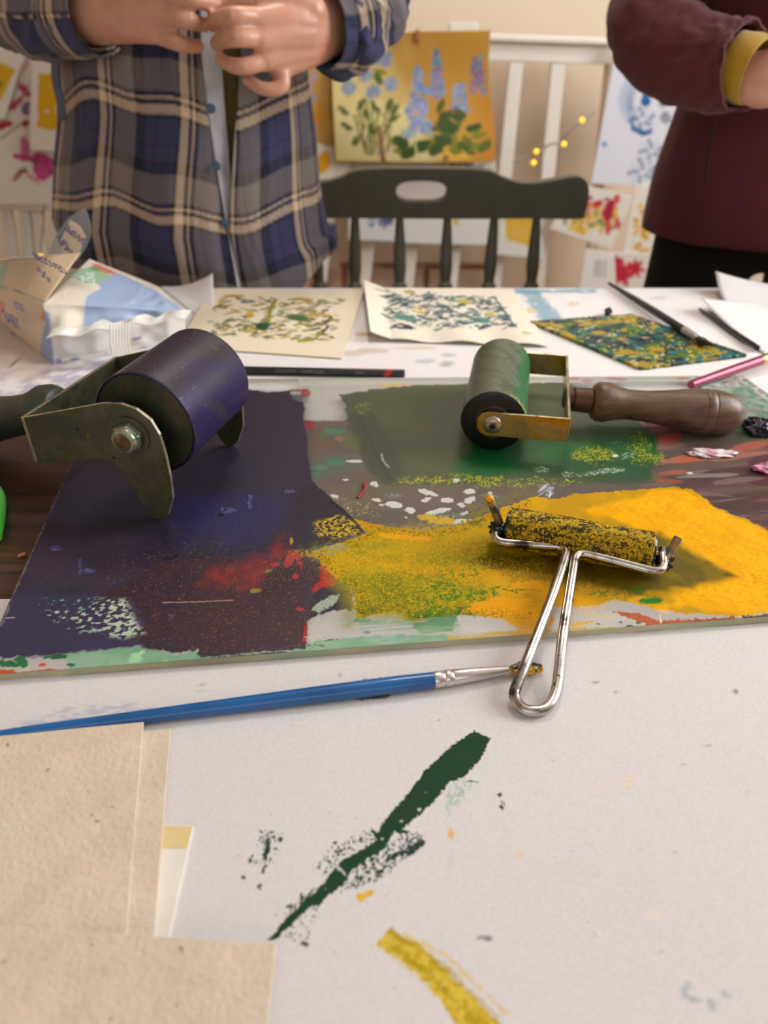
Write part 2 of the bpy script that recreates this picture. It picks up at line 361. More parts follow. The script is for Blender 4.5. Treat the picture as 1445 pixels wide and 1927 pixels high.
def _skin():
    m, t, b = nt('skin'); co = coords(t)
    t.links.new(ramp(t, noise(t, co, 22, 4), [(.3, (196, 140, 114)), (.55, (212, 158, 132)), (.75, (220, 148, 130))]), b.inputs['Base Color'])
    b.inputs['Roughness'].default_value = .36; b.inputs['Subsurface Weight'].default_value = .15; b.inputs['Subsurface Radius'].default_value = (.01, .004, .002); b.inputs['Subsurface Scale'].default_value = .5
    bumpn(t, b, noise(t, co, 260, 4), .25, .0005); return m
M['skin'] = _skin()
def _wood():
    m, t, b = nt('dark_walnut_tabletop'); co = coords(t, (1.2, 26, 8)); n1 = noise(t, co, 5, 8, .65)
    c2 = coords(t, (.3, 10, 1)); n2 = noise(t, c2, 4, 3)
    mx = N(t, 'ShaderNodeMix', data_type='RGBA', blend_type='MULTIPLY'); mx.inputs[0].default_value = 1
    t.links.new(ramp(t, n1, [(.3, (34, 22, 16)), (.45, (66, 44, 34)), (.62, (88, 60, 45)), (.75, (60, 38, 28))]), mx.inputs[6])
    t.links.new(ramp(t, n2, [(.3, (190, 190, 190)), (.6, (255, 255, 255))]), mx.inputs[7])
    t.links.new(mx.outputs[2], b.inputs['Base Color']); b.inputs['Roughness'].default_value = .32; bumpn(t, b, n1, .25, .0006); return m
M['wood'] = _wood()
def _floor():
    m, t, b = nt('oak_floor'); n1 = noise(t, coords(t, (10, 1, 1)), 4, 6)
    t.links.new(ramp(t, n1, [(.3, (120, 86, 58)), (.7, (168, 126, 88))]), b.inputs['Base Color']); b.inputs['Roughness'].default_value = .4; return m
M['floor'] = _floor()
def _glass(name, tint, refl=1.0):
    m = bpy.data.materials.new(name); m.use_nodes = True; t = m.node_tree; t.nodes.clear()
    o = N(t, 'ShaderNodeOutputMaterial'); mx = N(t, 'ShaderNodeMixShader'); tr = N(t, 'ShaderNodeBsdfTransparent'); gl = N(t, 'ShaderNodeBsdfGlossy'); fr = N(t, 'ShaderNodeFresnel')
    fr.inputs[0].default_value = 1.5; ge = N(t, 'ShaderNodeNewGeometry'); mu = N(t, 'ShaderNodeMath', operation='MULTIPLY_ADD'); mu.inputs[1].default_value = -1; mu.inputs[2].default_value = 1; m2 = N(t, 'ShaderNodeMath', operation='MULTIPLY'); t.links.new(ge.outputs['Backfacing'], mu.inputs[0]); t.links.new(mu.outputs[0], m2.inputs[0]); t.links.new(fr.outputs[0], m2.inputs[1]); tr.inputs[0].default_value = (*tint, 1); gl.inputs['Roughness'].default_value = .06
    t.links.new(m2.outputs[0], mx.inputs[0]); t.links.new(tr.outputs[0], mx.inputs[1]); t.links.new(gl.outputs[0], mx.inputs[2]); t.links.new(mx.outputs[0], o.inputs[0]); return m
M['glass'] = _glass('clear_acrylic', (.985, .995, .985))
def _edge():
    m, t, b = nt('acrylic_edge'); co = coords(t, (1, 1, 1)); 
    t.links.new(ramp(t, noise(t, co, 14, 4), [(.3, (130, 180, 150)), (.45, (206, 200, 160)), (.6, (176, 168, 128)), (.75, (214, 212, 190))]), b.inputs['Base Color'])
    b.inputs['Roughness'].default_value = .2; b.inputs['Alpha'].default_value = .75; return m
M['glass_edge'] = _edge()
M['clear_film'] = plain('clear_plastic_film', (178, 180, 178), .2, var=.1); M['clear_film'].node_tree.nodes['Principled BSDF'].inputs['Alpha'].default_value = .42
def _bulb():
    m, t, b = nt('warm_led'); b.inputs['Base Color'].default_value = (1, .7, .1, 1); b.inputs['Emission Color'].default_value = (1, .52, .01, 1); b.inputs['Emission Strength'].default_value = 2.3; return m
M['bulb'] = _bulb()
M['added_lamp_glow'] = (lambda: (lambda m, t, b: (b.inputs['Emission Color'].__setattr__('default_value', (1, .9, .75, 1)), b.inputs['Emission Strength'].__setattr__('default_value', 4), m)[-1])(*nt('added_lamp_diffuser')))()
# ================================================================ ROOM
def st(o): return tag(o, kind='structure')
WY = 2.15
st(box('floor', (-2, -1.9, -.03), (2, WY+.1, 0), M['floor'])); st(box('ceiling', (-2, -1.9, 2.4), (2, WY+.1, 2.45), M['ceiling']))
st(box('wall_back', (-2, WY, 0), (2, WY+.1, 2.4), M['wall'])); st(box('wall_left', (-2.1, -1.9, 0), (-2, WY+.1, 2.4), M['wall']))
def holed_wall(name, ax, pos, lo, hi, hlo, hhi):
    """wall panel in the plane ax=pos, spanning lo..hi horizontally, with a window opening hlo..hhi (horizontal, vertical)"""
    a, bq = hlo; c, d = hhi; v = []; f = []
    for (x0, x1, z0, z1) in ((lo, a, 0, 2.4), (bq, hi, 0, 2.4), (a, bq, 0, c), (a, bq, d, 2.4)):
        k = len(v)
        for t0 in (pos, pos+.1*(1 if pos > 0 else -1)):
            for (x, z) in ((x0, z0), (x1, z0), (x1, z1), (x0, z1)): v.append((t0, x, z) if ax == 'x' else (x, t0, z))
        f += [(k, k+1, k+2, k+3), (k+7, k+6, k+5, k+4), (k, k+4, k+5, k+1), (k+1, k+5, k+6, k+2), (k+2, k+6, k+7, k+3), (k+3, k+7, k+4, k)]
    st(link(name, pymesh(name, v, f), M['wall']))
holed_wall('wall_right', 'x', 2.0, -1.9, WY+.1, (.1, 1.5), (1.05, 2.3))
holed_wall('wall_front', 'y', -1.9, -2, 2, (-1.5, .9), (1.2, 2.35))  # opening added for the fill light behind the camera
def window(name, ax, pos, h0, h1, z0, z1):
    r = empty(name, (pos if ax == 'x' else (h0+h1)/2, (h0+h1)/2 if ax == 'x' else pos, z0)); st(r)
    def b_(nm, a, c, e, g, m, th=.03):
        lo = (pos, a, e) if ax == 'x' else (a, pos, e); hi = (pos+th, c, g) if ax == 'x' else (c, pos+th, g)
        return box(nm, lo, hi, m, r, .004)
    for a, c, e, g in ((h0, h0+.06, z0, z1), (h1-.06, h1, z0, z1), (h0+.06, h1-.06, z0, z0+.06), (h0+.06, h1-.06, z1-.06, z1), ((h0+h1)/2-.025, (h0+h1)/2+.025, z0+.06, z1-.06)):
        b_('window_frame', a, c, e, g, M['white_paint'])
window('window_1', 'x', 2.03, .1, 1.5, 1.05, 2.3); window('added_fill_window', 'y', -1.96, -1.5, .9, 1.2, 2.35)  # the second window is added, framing the unseen fill light
lt = empty('added_ceiling_lamp', (.25, 1.35, 2.4), 'added round white ceiling lamp, unseen above the table', 'lamp')  # lamp body added to go with the overhead fill light
lathe('added_lamp_shade', (.25, 1.35, 2.4), (0, 0, -1), [(0, .06), (.02, .16), (.03, .2)], M['white_paint'], lt)
# ================================================================ TABLE
FAR = float(W(722, 540)[1])
tb = empty('work_table', (0, .4, 0), 'long dark brown wooden table carrying papers and printing tools', 'table')
o = box('tabletop', (-1.15, -.25, TZ-.035), (1.15, FAR, TZ), M['wood'], tb, .004)
for x in (-1.05, 1.05):
    for y in (-.17, FAR-.09): box('leg', (x-.035, y-.035, 0), (x+.035, y+.035, TZ-.035), M['wood'], tb, .004)
# ================================================================ PAPER COVERS
ZP = TZ+.0006
def paint_front(c):
    sea = fbm(c.U, c.V, 60, 3, 4)[..., None]; c.c *= (.97+.04*sea); c.c[..., 2] *= (.985+.03*sea[..., 0])
    G = (26, 66, 40)
    P = [(892,1376),(924,1389),(917,1400),(908,1425),(872,1464),(847,1472),(836,1486),(807,1518),(757,1562),(742,1562),(733,1583),(724,1598),(678,1626),(660,1641),(651,1652),(649,1662),(620,1684),(598,1707),(584,1706),(523,1767),(505,1769),(526,1742),(566,1702),(613,1659),(620,1644),(642,1619),(670,1605),(706,1583),(714,1562),(724,1544),(764,1497),(800,1450),(854,1400)]
    k = dict(soft=.1, vary=((34, 66, 36), 9), rough=.75)
    c.poly(P, G, nz=.9, ns=.9, h=.15, **k)
    for q in [[(718,1548),(748,1556),(770,1566),(752,1570)], [(700,1560),(716,1570),(712,1580),(696,1566)]]: c.poly(q, G, nz=.8, ns=.8, **k)
    c.ell(789, 1524, 4, 3, (215, 208, 205), nz=.1, soft=.1); c.ell(755, 1546, 3, 2, (200, 200, 195), nz=.1, soft=.1); c.ell(719, 1579, 3, 2, (200, 200, 195), nz=.1, soft=.1)
    c.line([(632, 1628), (640, 1636), (650, 1646)], 5, (205, 205, 200), nz=.5, ns=.8, soft=.15)
    for q, cov in [([(622,1590),(700,1560),(712,1590),(650,1612),(610,1650),(590,1640)], .36), ([(700,1605),(770,1565),(800,1572),(780,1602),(720,1650),(640,1680),(640,1660)], .46), ([(560,1700),(620,1650),(600,1665),(556,1712),(535,1722)], .5),
                   ([(520,1775),(590,1700),(600,1710),(580,1765)], .28), ([(470,1620),(490,1560),(530,1570),(515,1640)], .33)]:
        c.poly(q, (30, 66, 44), soft=.5, nz=1.2, ns=2, cov=cov, cs=.75)
    for (x, y, a, b_, an) in [(782,1594,22,8,-35),(741,1612,12,5,-40),(752,1606,8,4,0),(715,1642,9,4,-50),(504,1592,6,15,5),(500,1610,5,11,10),(497,1634,3,12,15),(488,1668,3,5,0),(470,1620,4,4,0),(460,1651,4,3,0),(528,1580,4,4,0),(944,1515,3,9,-5),(940,1496,2,4,0),(545,1705,5,4,0),(573,1776,7,4,20),(630,1586,5,2,0),(640,1600,7,3,-10),(568,1690,3,9,-15)]:
        c.ell(x, y, a, b_, (34, 62, 48), an, nz=.9, ns=.9, soft=.15, cov=.85, cs=1)
    c.poly([(884,1468),(905,1473),(880,1471),(868,1475)], (40, 50, 48), soft=.1, nz=.1)
    c.poly([(845,1478),(872,1468),(892,1472),(860,1515),(840,1545),(838,1510)], (150, 185, 150), soft=1, nz=1.5, cov=.55, cs=1, a=.6)
    c.poly([(670,1684),(685,1680),(698,1673),(704,1676),(700,1686),(690,1688),(680,1698),(672,1692)], (222, 165, 30), soft=.2, nz=.3, vary=((235, 190, 60), 3))
    c.poly([(735,1746),(758,1762),(800,1785),(850,1835),(905,1890),(960,1950),(870,1950),(838,1890),(790,1838),(745,1800),(702,1780)], (190, 160, 20), soft=.5, nz=1, ns=2, cov=.88, cs=1.2, vary=((225, 195, 70), 2.2))
    for i in range(5): c.line([(715+i*10, 1778-i*6), (800+i*11, 1850-i*12), (900+i*13, 1950-i*10)], 8, (178, 148, 12) if i % 2 else (222, 188, 50), soft=.8, nz=1, a=.55, cov=.7)
    for (x, y, a, b_, an, col, al) in [(848,1568,6,10,0,(235,180,100),.9),(977,1608,8,4,-30,(240,200,130),.7),(1185,1475,10,22,15,(235,215,185),.5),(1150,1470,30,6,-20,(235,220,195),.4),(1383,1302,5,3,0,(80,80,95),.9),(1121,1284,5,2,0,(120,120,130),.8),(1330,1403,10,2,0,(120,125,145),.7),(912,1766,14,4,5,(110,95,120),.8),(1305,1880,18,5,25,(120,140,150),.6),(1290,1860,7,14,20,(130,150,160),.5),(1340,1890,6,12,-20,(125,145,155),.5),(1365,1870,12,5,30,(140,160,165),.5),(1230,1725,16,8,0,(240,225,205),.5),(730,1306,9,5,0,(225,165,40),1),(700,1312,34,5,-4,(50,60,20),.85),(1160,1302,4,2,0,(150,140,150),.6),(640,1270,4,3,0,(190,150,160),.7),(1243,1790,6,3,0,(150,165,160),.5),(860,1338,3,2,0,(230,225,230),.8),(1080,1640,50,30,0,(222,216,206),.5),(1400,1260,40,14,0,(230,220,205),.35),(1205,1600,4,3,0,(150,150,150),.5),(1120,1760,3,3,0,(150,150,160),.6),(850,1620,6,30,4,(205,215,198),.5)]:
        c.ell(x, y, a, b_, col, an, soft=.7, nz=.8, a=al)
    c.poly([(30,1368),(120,1335),(230,1325),(330,1330),(160,1352),(40,1385)], (150, 160, 195), soft=1.5, nz=3, a=.45, cov=.55, cs=1.3)
    c.poly([(665,1282),(700,1276),(745,1276),(742,1283),(690,1286)], (45, 70, 40), soft=.2, nz=.7, cov=.6)
    rs = np.random.RandomState(3)
    for i in range(60):
        x, y = rs.uniform(300, 1440), rs.uniform(1250, 1900); c.ell(x, y, rs.uniform(1, 3), rs.uniform(1, 2), (150, 145, 150) if i % 3 else (200, 150, 140), soft=.3, nz=.2, a=.6)
yb = float(W(0, 1133, ZP)[1]); yf = .06
ux = np.concatenate([np.linspace(-.45, -.07, 120, endpoint=False), np.linspace(-.07, .085, 440, endpoint=False), np.linspace(.085, .55, 240)]); ux = (ux+.45)/1.0
uy = np.concatenate([np.linspace(yf, .088, 30, endpoint=False), np.linspace(.088, .235, 400, endpoint=False), np.linspace(.235, yb, 60)]); uy = (uy-yf)/(yb-yf)
fp = sheet('paper_sheet', [(-.45, yf, ZP), (.55, yf, ZP), (.55, yb+.012, ZP), (-.45, yb, ZP)], 0, 0, paint_front, M['paper'], base=(226, 220, 218), thick=.0004, us=ux, vsx=uy, rough=.65)
tag(fp, 'large white paper nearest the camera with a dark green paint streak and a yellow one', 'paper')
def paint_back(c):
    for q in [[(980,548),(1010,545),(1060,600),(1080,640),(1030,620)], [(930,543),(1120,543),(1120,552),(930,553)]]: c.poly(q, (120, 165, 185), soft=3, nz=6, ns=20, a=.8, cov=.75, cs=8)
    for (x, y, a, b_, col) in [(995,585,14,5,(225,195,120)),(1078,572,9,4,(225,200,140)),(685,629,18,4,(190,165,60)),(700,660,30,5,(200,185,165)),(650,665,40,5,(205,190,172)),(780,655,40,4,(215,205,160)),(840,685,12,5,(150,165,140)),(800,680,18,4,(170,185,190)),(845,668,12,4,(170,190,170)),(1335,590,16,4,(160,185,200)),(1000,712,10,3,(150,90,90)),(1240,560,16,4,(200,200,210))]:
        c.ell(x, y, a, b_, col, soft=3, nz=3, ns=10, a=.7)
    c.poly([(-60,700),(30,690),(200,672),(240,700),(120,740),(-60,760)], (160, 155, 190), soft=8, nz=8, ns=25, a=.6, cov=.5, cs=9)
    c.poly([(-100,560),(60,640),(110,690),(60,720),(-100,690)], (205, 185, 170), soft=8, nz=6, a=.65)
    c.line([(10,702),(52,655)], 2, (120, 95, 85), soft=.5, nz=.3, a=.8)
y0 = float(W(620, 792, ZP)[1])
bp = sheet('paper_sheet', [(-.95, y0, ZP), (.95, y0, ZP), (.95, FAR-.006, ZP), (-.95, FAR-.006, ZP)], 500, 130, paint_back, M['paper'], base=(240, 234, 232), thick=.0004, rough=.65)
tag(bp, 'white table covering paper under the prints along the far table edge', 'paper')
# small overlapping scraps on the right, corners curling up
def curl(amt, pw=3, cu=0, cvv=1):
    def f(U, Vv):
        d = np.clip(1-np.hypot(U-cu, Vv-cvv)/.9, 0, 1)**pw*amt; return np.stack([d*0, d*0, d], -1)
    return f
s1 = sheet('paper_scrap', Wq([(1475,690),(1700,640),(1500,560),(1312,583)], ZP+.0012), 30, 30, lambda c: c.ell(1335, 612, 12, 4, (150, 180, 195), soft=3), M['paper'], base=(238, 234, 232), warp=curl(.014, 2))
tag(s1, 'white paper scrap on the right with its far left corner curling up', 'paper')
s2 = sheet('paper_scrap', Wq([(1372,578),(1640,575),(1560,541),(1338,541)], ZP+.0035), 30, 30, None, M['paper'], base=(238, 234, 232), warp=curl(.02, 2))
tag(s2, 'small white paper at the far right table edge with a raised corner', 'paper')
s3 = sheet('paper_scrap', Wq([(366,590),(400,588),(404,545),(300,538)], ZP+.0008), 30, 30, None, M['paper'], base=(232, 226, 226), warp=curl(.02, 2, 1, 1))
tag(s3, 'white paper scrap behind the wipes packet, curling at one corner', 'paper')
# ================================================================ ACRYLIC SLAB WITH INK
SZ = TZ+.0055
BL, BR = W(205, 714, SZ), W(1397, 707, SZ); FL = W(-45, 1272, SZ); ff = W(1445, 1160, SZ); d_ = (ff-FL)/(ff-FL)[0]; FR = FL+d_*(.385-FL[0])
slab = empty('inking_slab', tuple((BL+BR+FL+FR)/4-np.array([0, 0, .005])), 'large clear acrylic inking slab covered in purple, green and yellow ink', 'slab')
dz = np.array([0, 0, SZ-ZP-.0006])
cs = [FL, FR, BR, BL]
gb = pymesh('acrylic_sheet', [c-dz for c in cs]+cs, [(3, 2, 1, 0), (4, 5, 6, 7), (0, 1, 5, 4), (1, 2, 6, 5), (2, 3, 7, 6), (3, 0, 4, 7)])
go = link('acrylic_sheet', gb, [M['glass'], M['glass_edge']], slab)
for i, p in enumerate(gb.polygons): p.material_index = 0 if i < 2 else 1
def paint_slab(c):
    nx = dict(stretch=(6, 1))
    Wd = c.U
    c.poly([(-60,1140),(1500,1100),(1500,1180),(-60,1290)], (236, 230, 222), soft=1, alpha=.55, rough=.3)
    # haze of old ink
    c.poly([(560,785),(1500,785),(1500,1130),(560,1000)], (112, 102, 94), soft=6, nz=8, ns=20, alpha=.72, a=1, rough=.28, vary=((126, 114, 98), 30), **nx)
    c.poly([(1180,860),(1500,800),(1500,1130),(1290,930)], (92, 68, 66), soft=8, nz=8, ns=20, alpha=.7, a=.9, rough=.25, vary=((120, 98, 86), 18), **nx)
    c.poly([(580,712),(900,712),(700,792),(570,792)], (196, 192, 182), soft=2, nz=3, alpha=.4, rough=.3)
    c.poly([(560,700),(1400,700),(1380,716),(560,726)], (205, 205, 196), soft=1.5, nz=1.5, alpha=.45, rough=.3)
    for q, col in [([(585,795),(640,800),(640,850),(590,840)], (120, 92, 76)), ([(600,800),(660,800),(655,820),(600,825)], (96, 120, 92)), ([(590,860),(700,850),(690,880),(590,905)], (100, 116, 100)), ([(620,800),(690,795),(670,850),(630,850)], (110, 98, 104))]:
        c.poly(q, col, soft=4, nz=6, ns=12, a=.7, alpha=.85, **nx)
    for (x, y, a, b_, col) in [(575,740,10,8,(170,45,50)),(578,800,14,10,(165,30,40)),(630,812,20,6,(70,130,100)),(632,870,18,6,(60,130,100)),(600,880,16,5,(80,135,110)),(640,825,10,5,(170,110,80)),(592,893,16,5,(60,120,100)),(740,725,30,5,(215,185,120)),(560,735,20,3,(150,50,60))]:
        c.ell(x, y, a, b_, col, soft=.8, nz=1.5, a=.85)
    # streaks on the right
    rs = np.random.RandomState(5)
    for i in range(60):
        x = rs.uniform(1200, 1480); y = rs.uniform(838, 1010)-(0 if x > 1250 else 30); L = rs.uniform(20, 80)
        col = [(150, 90, 78), (128, 106, 98), (110, 70, 76), (150, 132, 120), (88, 66, 62), (96, 60, 66)][rs.randint(6)]
        c.line([(x-L, y+4), (x, y), (x+L, y-6)], [1, rs.uniform(4, 11), 1], col, soft=1, nz=1.5, ns=3, a=.55, alpha=.85, cov=.7, cs=2, **nx)
    for (x, y, a, b_, an, col) in [(1255,826,32,9,-14,(196,84,62)),(1300,862,60,7,-8,(188,112,92)),(1290,866,22,6,-10,(200,92,66)),(1415,838,40,8,-12,(190,100,84)),(1235,806,26,7,6,(190,88,112)),(1205,800,14,8,20,(176,112,122)),(1255,840,40,6,-4,(150,110,104)),(1430,870,26,14,-10,(96,44,62)),(1445,895,50,16,-8,(84,40,52)),(1265,890,26,4,-6,(180,100,80)),(1258,905,26,3,4,(170,82,56)),(1400,858,60,5,-8,(178,120,106)),(1210,818,30,12,10,(116,84,88)),(1390,905,50,6,-6,(130,112,104)),(1330,895,60,4,-3,(150,140,130)),(1330,930,50,3,5,(120,100,96))]:
        c.ell(x, y, a, b_, col, an, soft=1, nz=2, ns=4, a=.8, alpha=.92, **nx)
    c.poly([(1300,712),(1400,706),(1480,765),(1480,800),(1400,790),(1330,745)], (66, 150, 96), soft=2, nz=6, ns=9, cov=.55, cs=6, alpha=.9, vary=((200, 220, 200), 8))
    c.poly([(1330,730),(1400,722),(1480,775),(1480,830),(1390,830)], (70, 130, 90), soft=4, nz=6, a=.5, alpha=.6)
    for (x, y) in [(1080,712),(1105,716),(1150,712),(1168,714),(1285,712)]: c.ell(x, y, 12, 3, (175, 100, 105), soft=1, nz=2, a=.8)
    # ---- green block
    P = [(640,742),(700,733),(790,724),(1060,720),(1130,740),(1190,780),(1222,815),(1240,860),(1222,905),(1170,914),(1040,908),(930,912),(800,916),(722,914),(690,885),(680,860),(652,800),(648,770)]
    c.poly(P, (74, 84, 62), soft=1.5, nz=3, ns=5, alpha=1, rough=.36, vary=((82, 90, 62), 30), h=.06)
    c.poly([(868,850),(905,820),(1000,830),(1100,800),(1225,800),(1238,858),(1222,900),(1100,895),(1000,892),(870,908),(850,880)], (12, 92, 38), soft=5, nz=6, ns=14, vary=((34, 94, 48), 22), rough=.3)
    c.poly([(970,862),(1235,862),(1222,912),(980,908)], (40, 72, 46), soft=3, nz=5, a=.6, vary=((28, 66, 38), 9), rough=.3)
    c.poly([(655,775),(700,775),(745,850),(765,905),(722,914),(690,880)], (66, 66, 54), soft=2, nz=3, a=.6); c.line([(672,780),(700,840),(735,905)], 6, (50, 56, 42), soft=1, a=.5); c.ell(660, 830, 20, 14, (92, 104, 44), 40, soft=3, nz=4, a=.7)
    for (x, y, a, b_, cov) in [(1120,856,36,13,.50),(1205,845,16,26,.45),(1225,862,20,8,.5),(800,906,42,5,.55),(890,904,54,8,.5),(970,908,60,6,.45),(1010,906,60,5,.4),(685,768,14,8,.4)]:
        c.ell(x, y, a*1.15, b_*1.2, (178, 176, 20), soft=3.5, nz=7, ns=5, cov=cov*.9, cs=1.0, h=.08)
    for (x, y, a, b_, cov) in [(1150,885,26,5,.5),(1120,890,18,4,.45),(1070,892,14,4,.4),(1020,884,14,6,.4),(1180,858,14,7,.4),(1165,833,20,3,.3),(1090,895,30,3,.35)]:
        c.ell(x, y, a, b_, (176, 196, 172), -4, soft=1, nz=1.5, cov=cov, cs=1)
    c.line([(718,854),(720,866),(732,880)], 3, (170, 170, 150), soft=.4, nz=.5)
    # ---- white chips
    for (x, y, a, b_, an) in [(741,950,17,6,8),(772,961,11,6,10),(823,963,26,5,-12),(800,926,16,5,12),(815,931,9,3,10),(841,942,13,5,0),(884,925,12,5,0),(868,981,20,5,-3),(704,911,9,5,10),(629,934,8,3,10),(666,868,17,3,0),(650,903,6,2,0),(708,941,10,3,12),(717,951,6,2,10),(921,930,6,4,0),(873,966,9,3,-20),(859,904,5,4,0),(868,951,9,4,10),(802,941,10,4,-20),(884,941,12,6,-30),(764,974,3,2,0),(1158,858,6,3,0),(1298,890,5,2,0)]:
        c.ell(x, y, a, b_, (214, 210, 202), an, soft=.25, nz=1.1, ns=1.6, alpha=1, h=.25, rough=.5)
    c.ell(741, 933, 12, 5, (140, 145, 158), soft=1, nz=2, cov=.5)
    c.ell(830, 970, 40, 5, (120, 165, 150), soft=1, nz=2, cov=.4); c.ell(925, 934, 22, 4, (90, 140, 125), 5, soft=.8, nz=1, cov=.6)
    c.poly([(620,930),(700,950),(720,975),(660,970),(600,950)], (196, 184, 110), soft=2, nz=2, cov=.30, cs=.9)
    c.line([(880,935),(1010,930)], 2, (130, 80, 70), soft=1, a=.5)
    for i in range(14):
        x, y = rs.uniform(1020, 1040), rs.uniform(918, 935); c.line([(x-8, y), (x+4, y-8)], 3, (190, 195, 220), soft=.5, nz=.5, a=.6)
    c.line([(1036, 925), (1034, 938)], 3, (240, 240, 240), soft=.4)
    # ---- purple block
    P = [(215,700),(330,735),(470,733),(505,738),(545,735),(552,752),(574,758),(570,790),(580,830),(580,860),(588,905),(625,940),(655,968),(686,1004),(655,1014),(580,1035),(600,1062),(640,1095),(664,1108),(664,1150),(640,1148),(600,1158),(580,1166),(578,1185),(576,1222),(500,1226),(430,1232),(368,1238),(373,1222),(330,1230),(262,1214),(200,1222),(140,1226),(80,1234),(0,1238),(-60,1245),(-60,1200),(0,1182),(135,870)]
    c.poly(P, (48, 38, 60), soft=.5, nz=1.6, ns=2.2, alpha=1, rough=.40, vary=((40, 33, 46), 45), h=.10)
    c.poly([(470,735),(575,740),(586,905),(520,960),(380,900)], (50, 42, 62), soft=8, a=.8, rough=.4)
    c.poly([(330,935),(500,930),(540,985),(430,1030),(330,1010)], (44, 42, 92), soft=18, nz=14, ns=14, a=.6)
    c.poly([(100,930),(300,930),(300,1000),(90,1020)], (34, 30, 48), soft=12, nz=10, a=.7)
    c.poly([(-60,1120),(280,1115),(300,1240),(-60,1240)], (60, 54, 84), soft=4, nz=3, a=.85, rough=.42)
    c.poly([(60,1020),(250,1010),(260,1110),(30,1118)], (60, 46, 66), soft=8, nz=6, a=.8, rough=.42)
    c.poly([(-60,1120),(60,1119),(190,1122),(190,1116),(60,1113),(-40,1113)], (44, 50, 82), soft=1.5, nz=1, a=.5)
    # maroon / red
    c.poly([(185,1125),(300,1060),(400,1050),(585,1030),(602,1070),(580,1165),(576,1222),(368,1238),(373,1222),(330,1232),(272,1218),(250,1200),(278,1175),(240,1125)], (58, 32, 42), soft=2.5, nz=3, ns=5, rough=.3, vary=((48, 30, 46), 20))
    c.poly([(380,1105),(400,1070),(500,1050),(530,1010),(545,1050),(515,1080),(480,1105)], (140, 34, 34), soft=6, nz=7, ns=6, a=.85, vary=((110, 30, 36), 5))
    c.poly([(602,1058),(622,1072),(643,1094),(622,1104),(605,1106),(588,1116),(582,1108),(600,1090)], (196, 38, 32), soft=.6, nz=1.2, vary=((150, 25, 25), 2), h=.3)
    c.poly([(500,1080),(540,1040),(585,1040),(600,1062),(602,1090),(590,1110),(540,1130),(500,1150)], (54, 34, 40), soft=2, nz=2, a=.8, h=.15, rough=.22)
    for (x, y, a, b_, an) in [(545,1053,8,16,30),(560,1050,3,14,-10),(565,1058,2,16,-12),(556,1085,6,5,0),(563,1146,9,4,0),(574,1192,5,18,8),(480,1110,12,3,0),(515,1063,8,4,0)]: c.ell(x, y, a, b_, (176, 34, 32), an, soft=.5, nz=1, a=.9, h=.2)
    c.ell(480, 1112, 10, 4, (120, 140, 30), soft=.4, nz=.6); c.ell(505, 1075, 7, 3, (110, 130, 40), -20, soft=.4, nz=.6); c.ell(548, 1018, 3, 7, (190, 150, 40), soft=.4, nz=.5)
    c.line([(305,1134),(360,1133),(440,1130)], 2.2, (176, 130, 120), soft=.25, nz=.3, a=.9, cov=.8)
    c.line([(10,1163),(28,1163)], 2, (150, 150, 160), soft=.2)
    sp = fbm(c.U, c.V, .95, 1, 31)*.5+fbm(c.U, c.V, .6, 1, 37)*.5
    def specks(q, col, th, soft=8, a=.9):
        Pq = [c.tf(*p) for p in q]; d = sdpoly(c.U, c.V, Pq); f = sst(-soft, soft, d)*sst(th, th+.04, sp)*a
        c.c[:] = c.c*(1-f[..., None])+lin(col)*f[..., None]
    specks([(180,1050),(420,1020),(600,1070),(585,1230),(300,1240),(250,1180)], (136, 80, 66), .735, a=.8)
    specks([(60,960),(330,1000),(560,1020),(500,1100),(60,1110)], (110, 86, 94), .77, a=.6)
    specks([(360,940),(560,900),(540,1010),(380,1030)], (96, 92, 140), .77, a=.5)
    # dry patch bottom left
    Pq = [c.tf(*p) for p in [(40,1122),(185,1122),(240,1125),(258,1165),(278,1193),(235,1205),(150,1195),(90,1168)]]
    d = sdpoly(c.U, c.V, Pq); g = np.clip((c.PX-30)/230, 0, 1); nzz = fbm(c.U/1.6, c.V, 1.5, 2, 41)
    f = sst(-1, 4, d)*sst(-.03, .05, nzz-(.78-.36*g**1.2)); mint = fbm(c.U/3, c.V, 8, 2, 42)[..., None]; colp = lin((196, 206, 184))*(1-sst(.4, .62, mint))+lin((120, 170, 140))*sst(.4, .62, mint)
    colp = colp*(.75+.25*g[..., None]); c.c[:] = c.c*(1-f[..., None])+colp*f[..., None]; c.h -= f*.08
    c.poly([(585,1148),(600,1135),(620,1122),(640,1118),(624,1142),(600,1152)], (172, 184, 164), soft=.6, nz=1.3, cov=.8, a=.9)
    for (x, y, a, b_) in [(428,960,14,6),(470,945,4,14),(105,1032,10,5),(150,1068,3,16),(165,1074,12,4),(322,1160,3,3),(545,925,12,3)]: c.ell(x, y, a, b_, (92, 90, 140), soft=.8, nz=1.5, cov=.6, cs=1)
    for (x, y, a, b_) in [(318,1052,14,3),(332,1048,5,3),(418,970,6,3)]: c.ell(x, y, a, b_, (22, 18, 30), soft=.3, nz=.6, h=.4)
    # ---- yellow block
    P = [(584,1038),(640,1022),(690,1004),(668,978),(700,984),(745,994),(800,998),(860,990),(930,962),(1005,935),(1040,940),(1080,930),(1190,922),(1270,917),(1302,922),(1330,942),(1352,962),(1400,975),(1445,1000),(1520,1050),(1520,1152),(1445,1152),(1390,1160),(1300,1156),(1230,1146),(1160,1128),(1120,1140),(1030,1142),(1010,1190),(985,1176),(930,1165),(870,1158),(835,1164),(800,1172),(770,1172),(745,1152),(700,1158),(672,1168),(664,1110),(640,1094),(606,1062)]
    c.poly(P, (222, 166, 10), soft=.5, nz=1.8, ns=2.5, alpha=1, rough=.56, vary=((200, 150, 0), 16), h=.14)
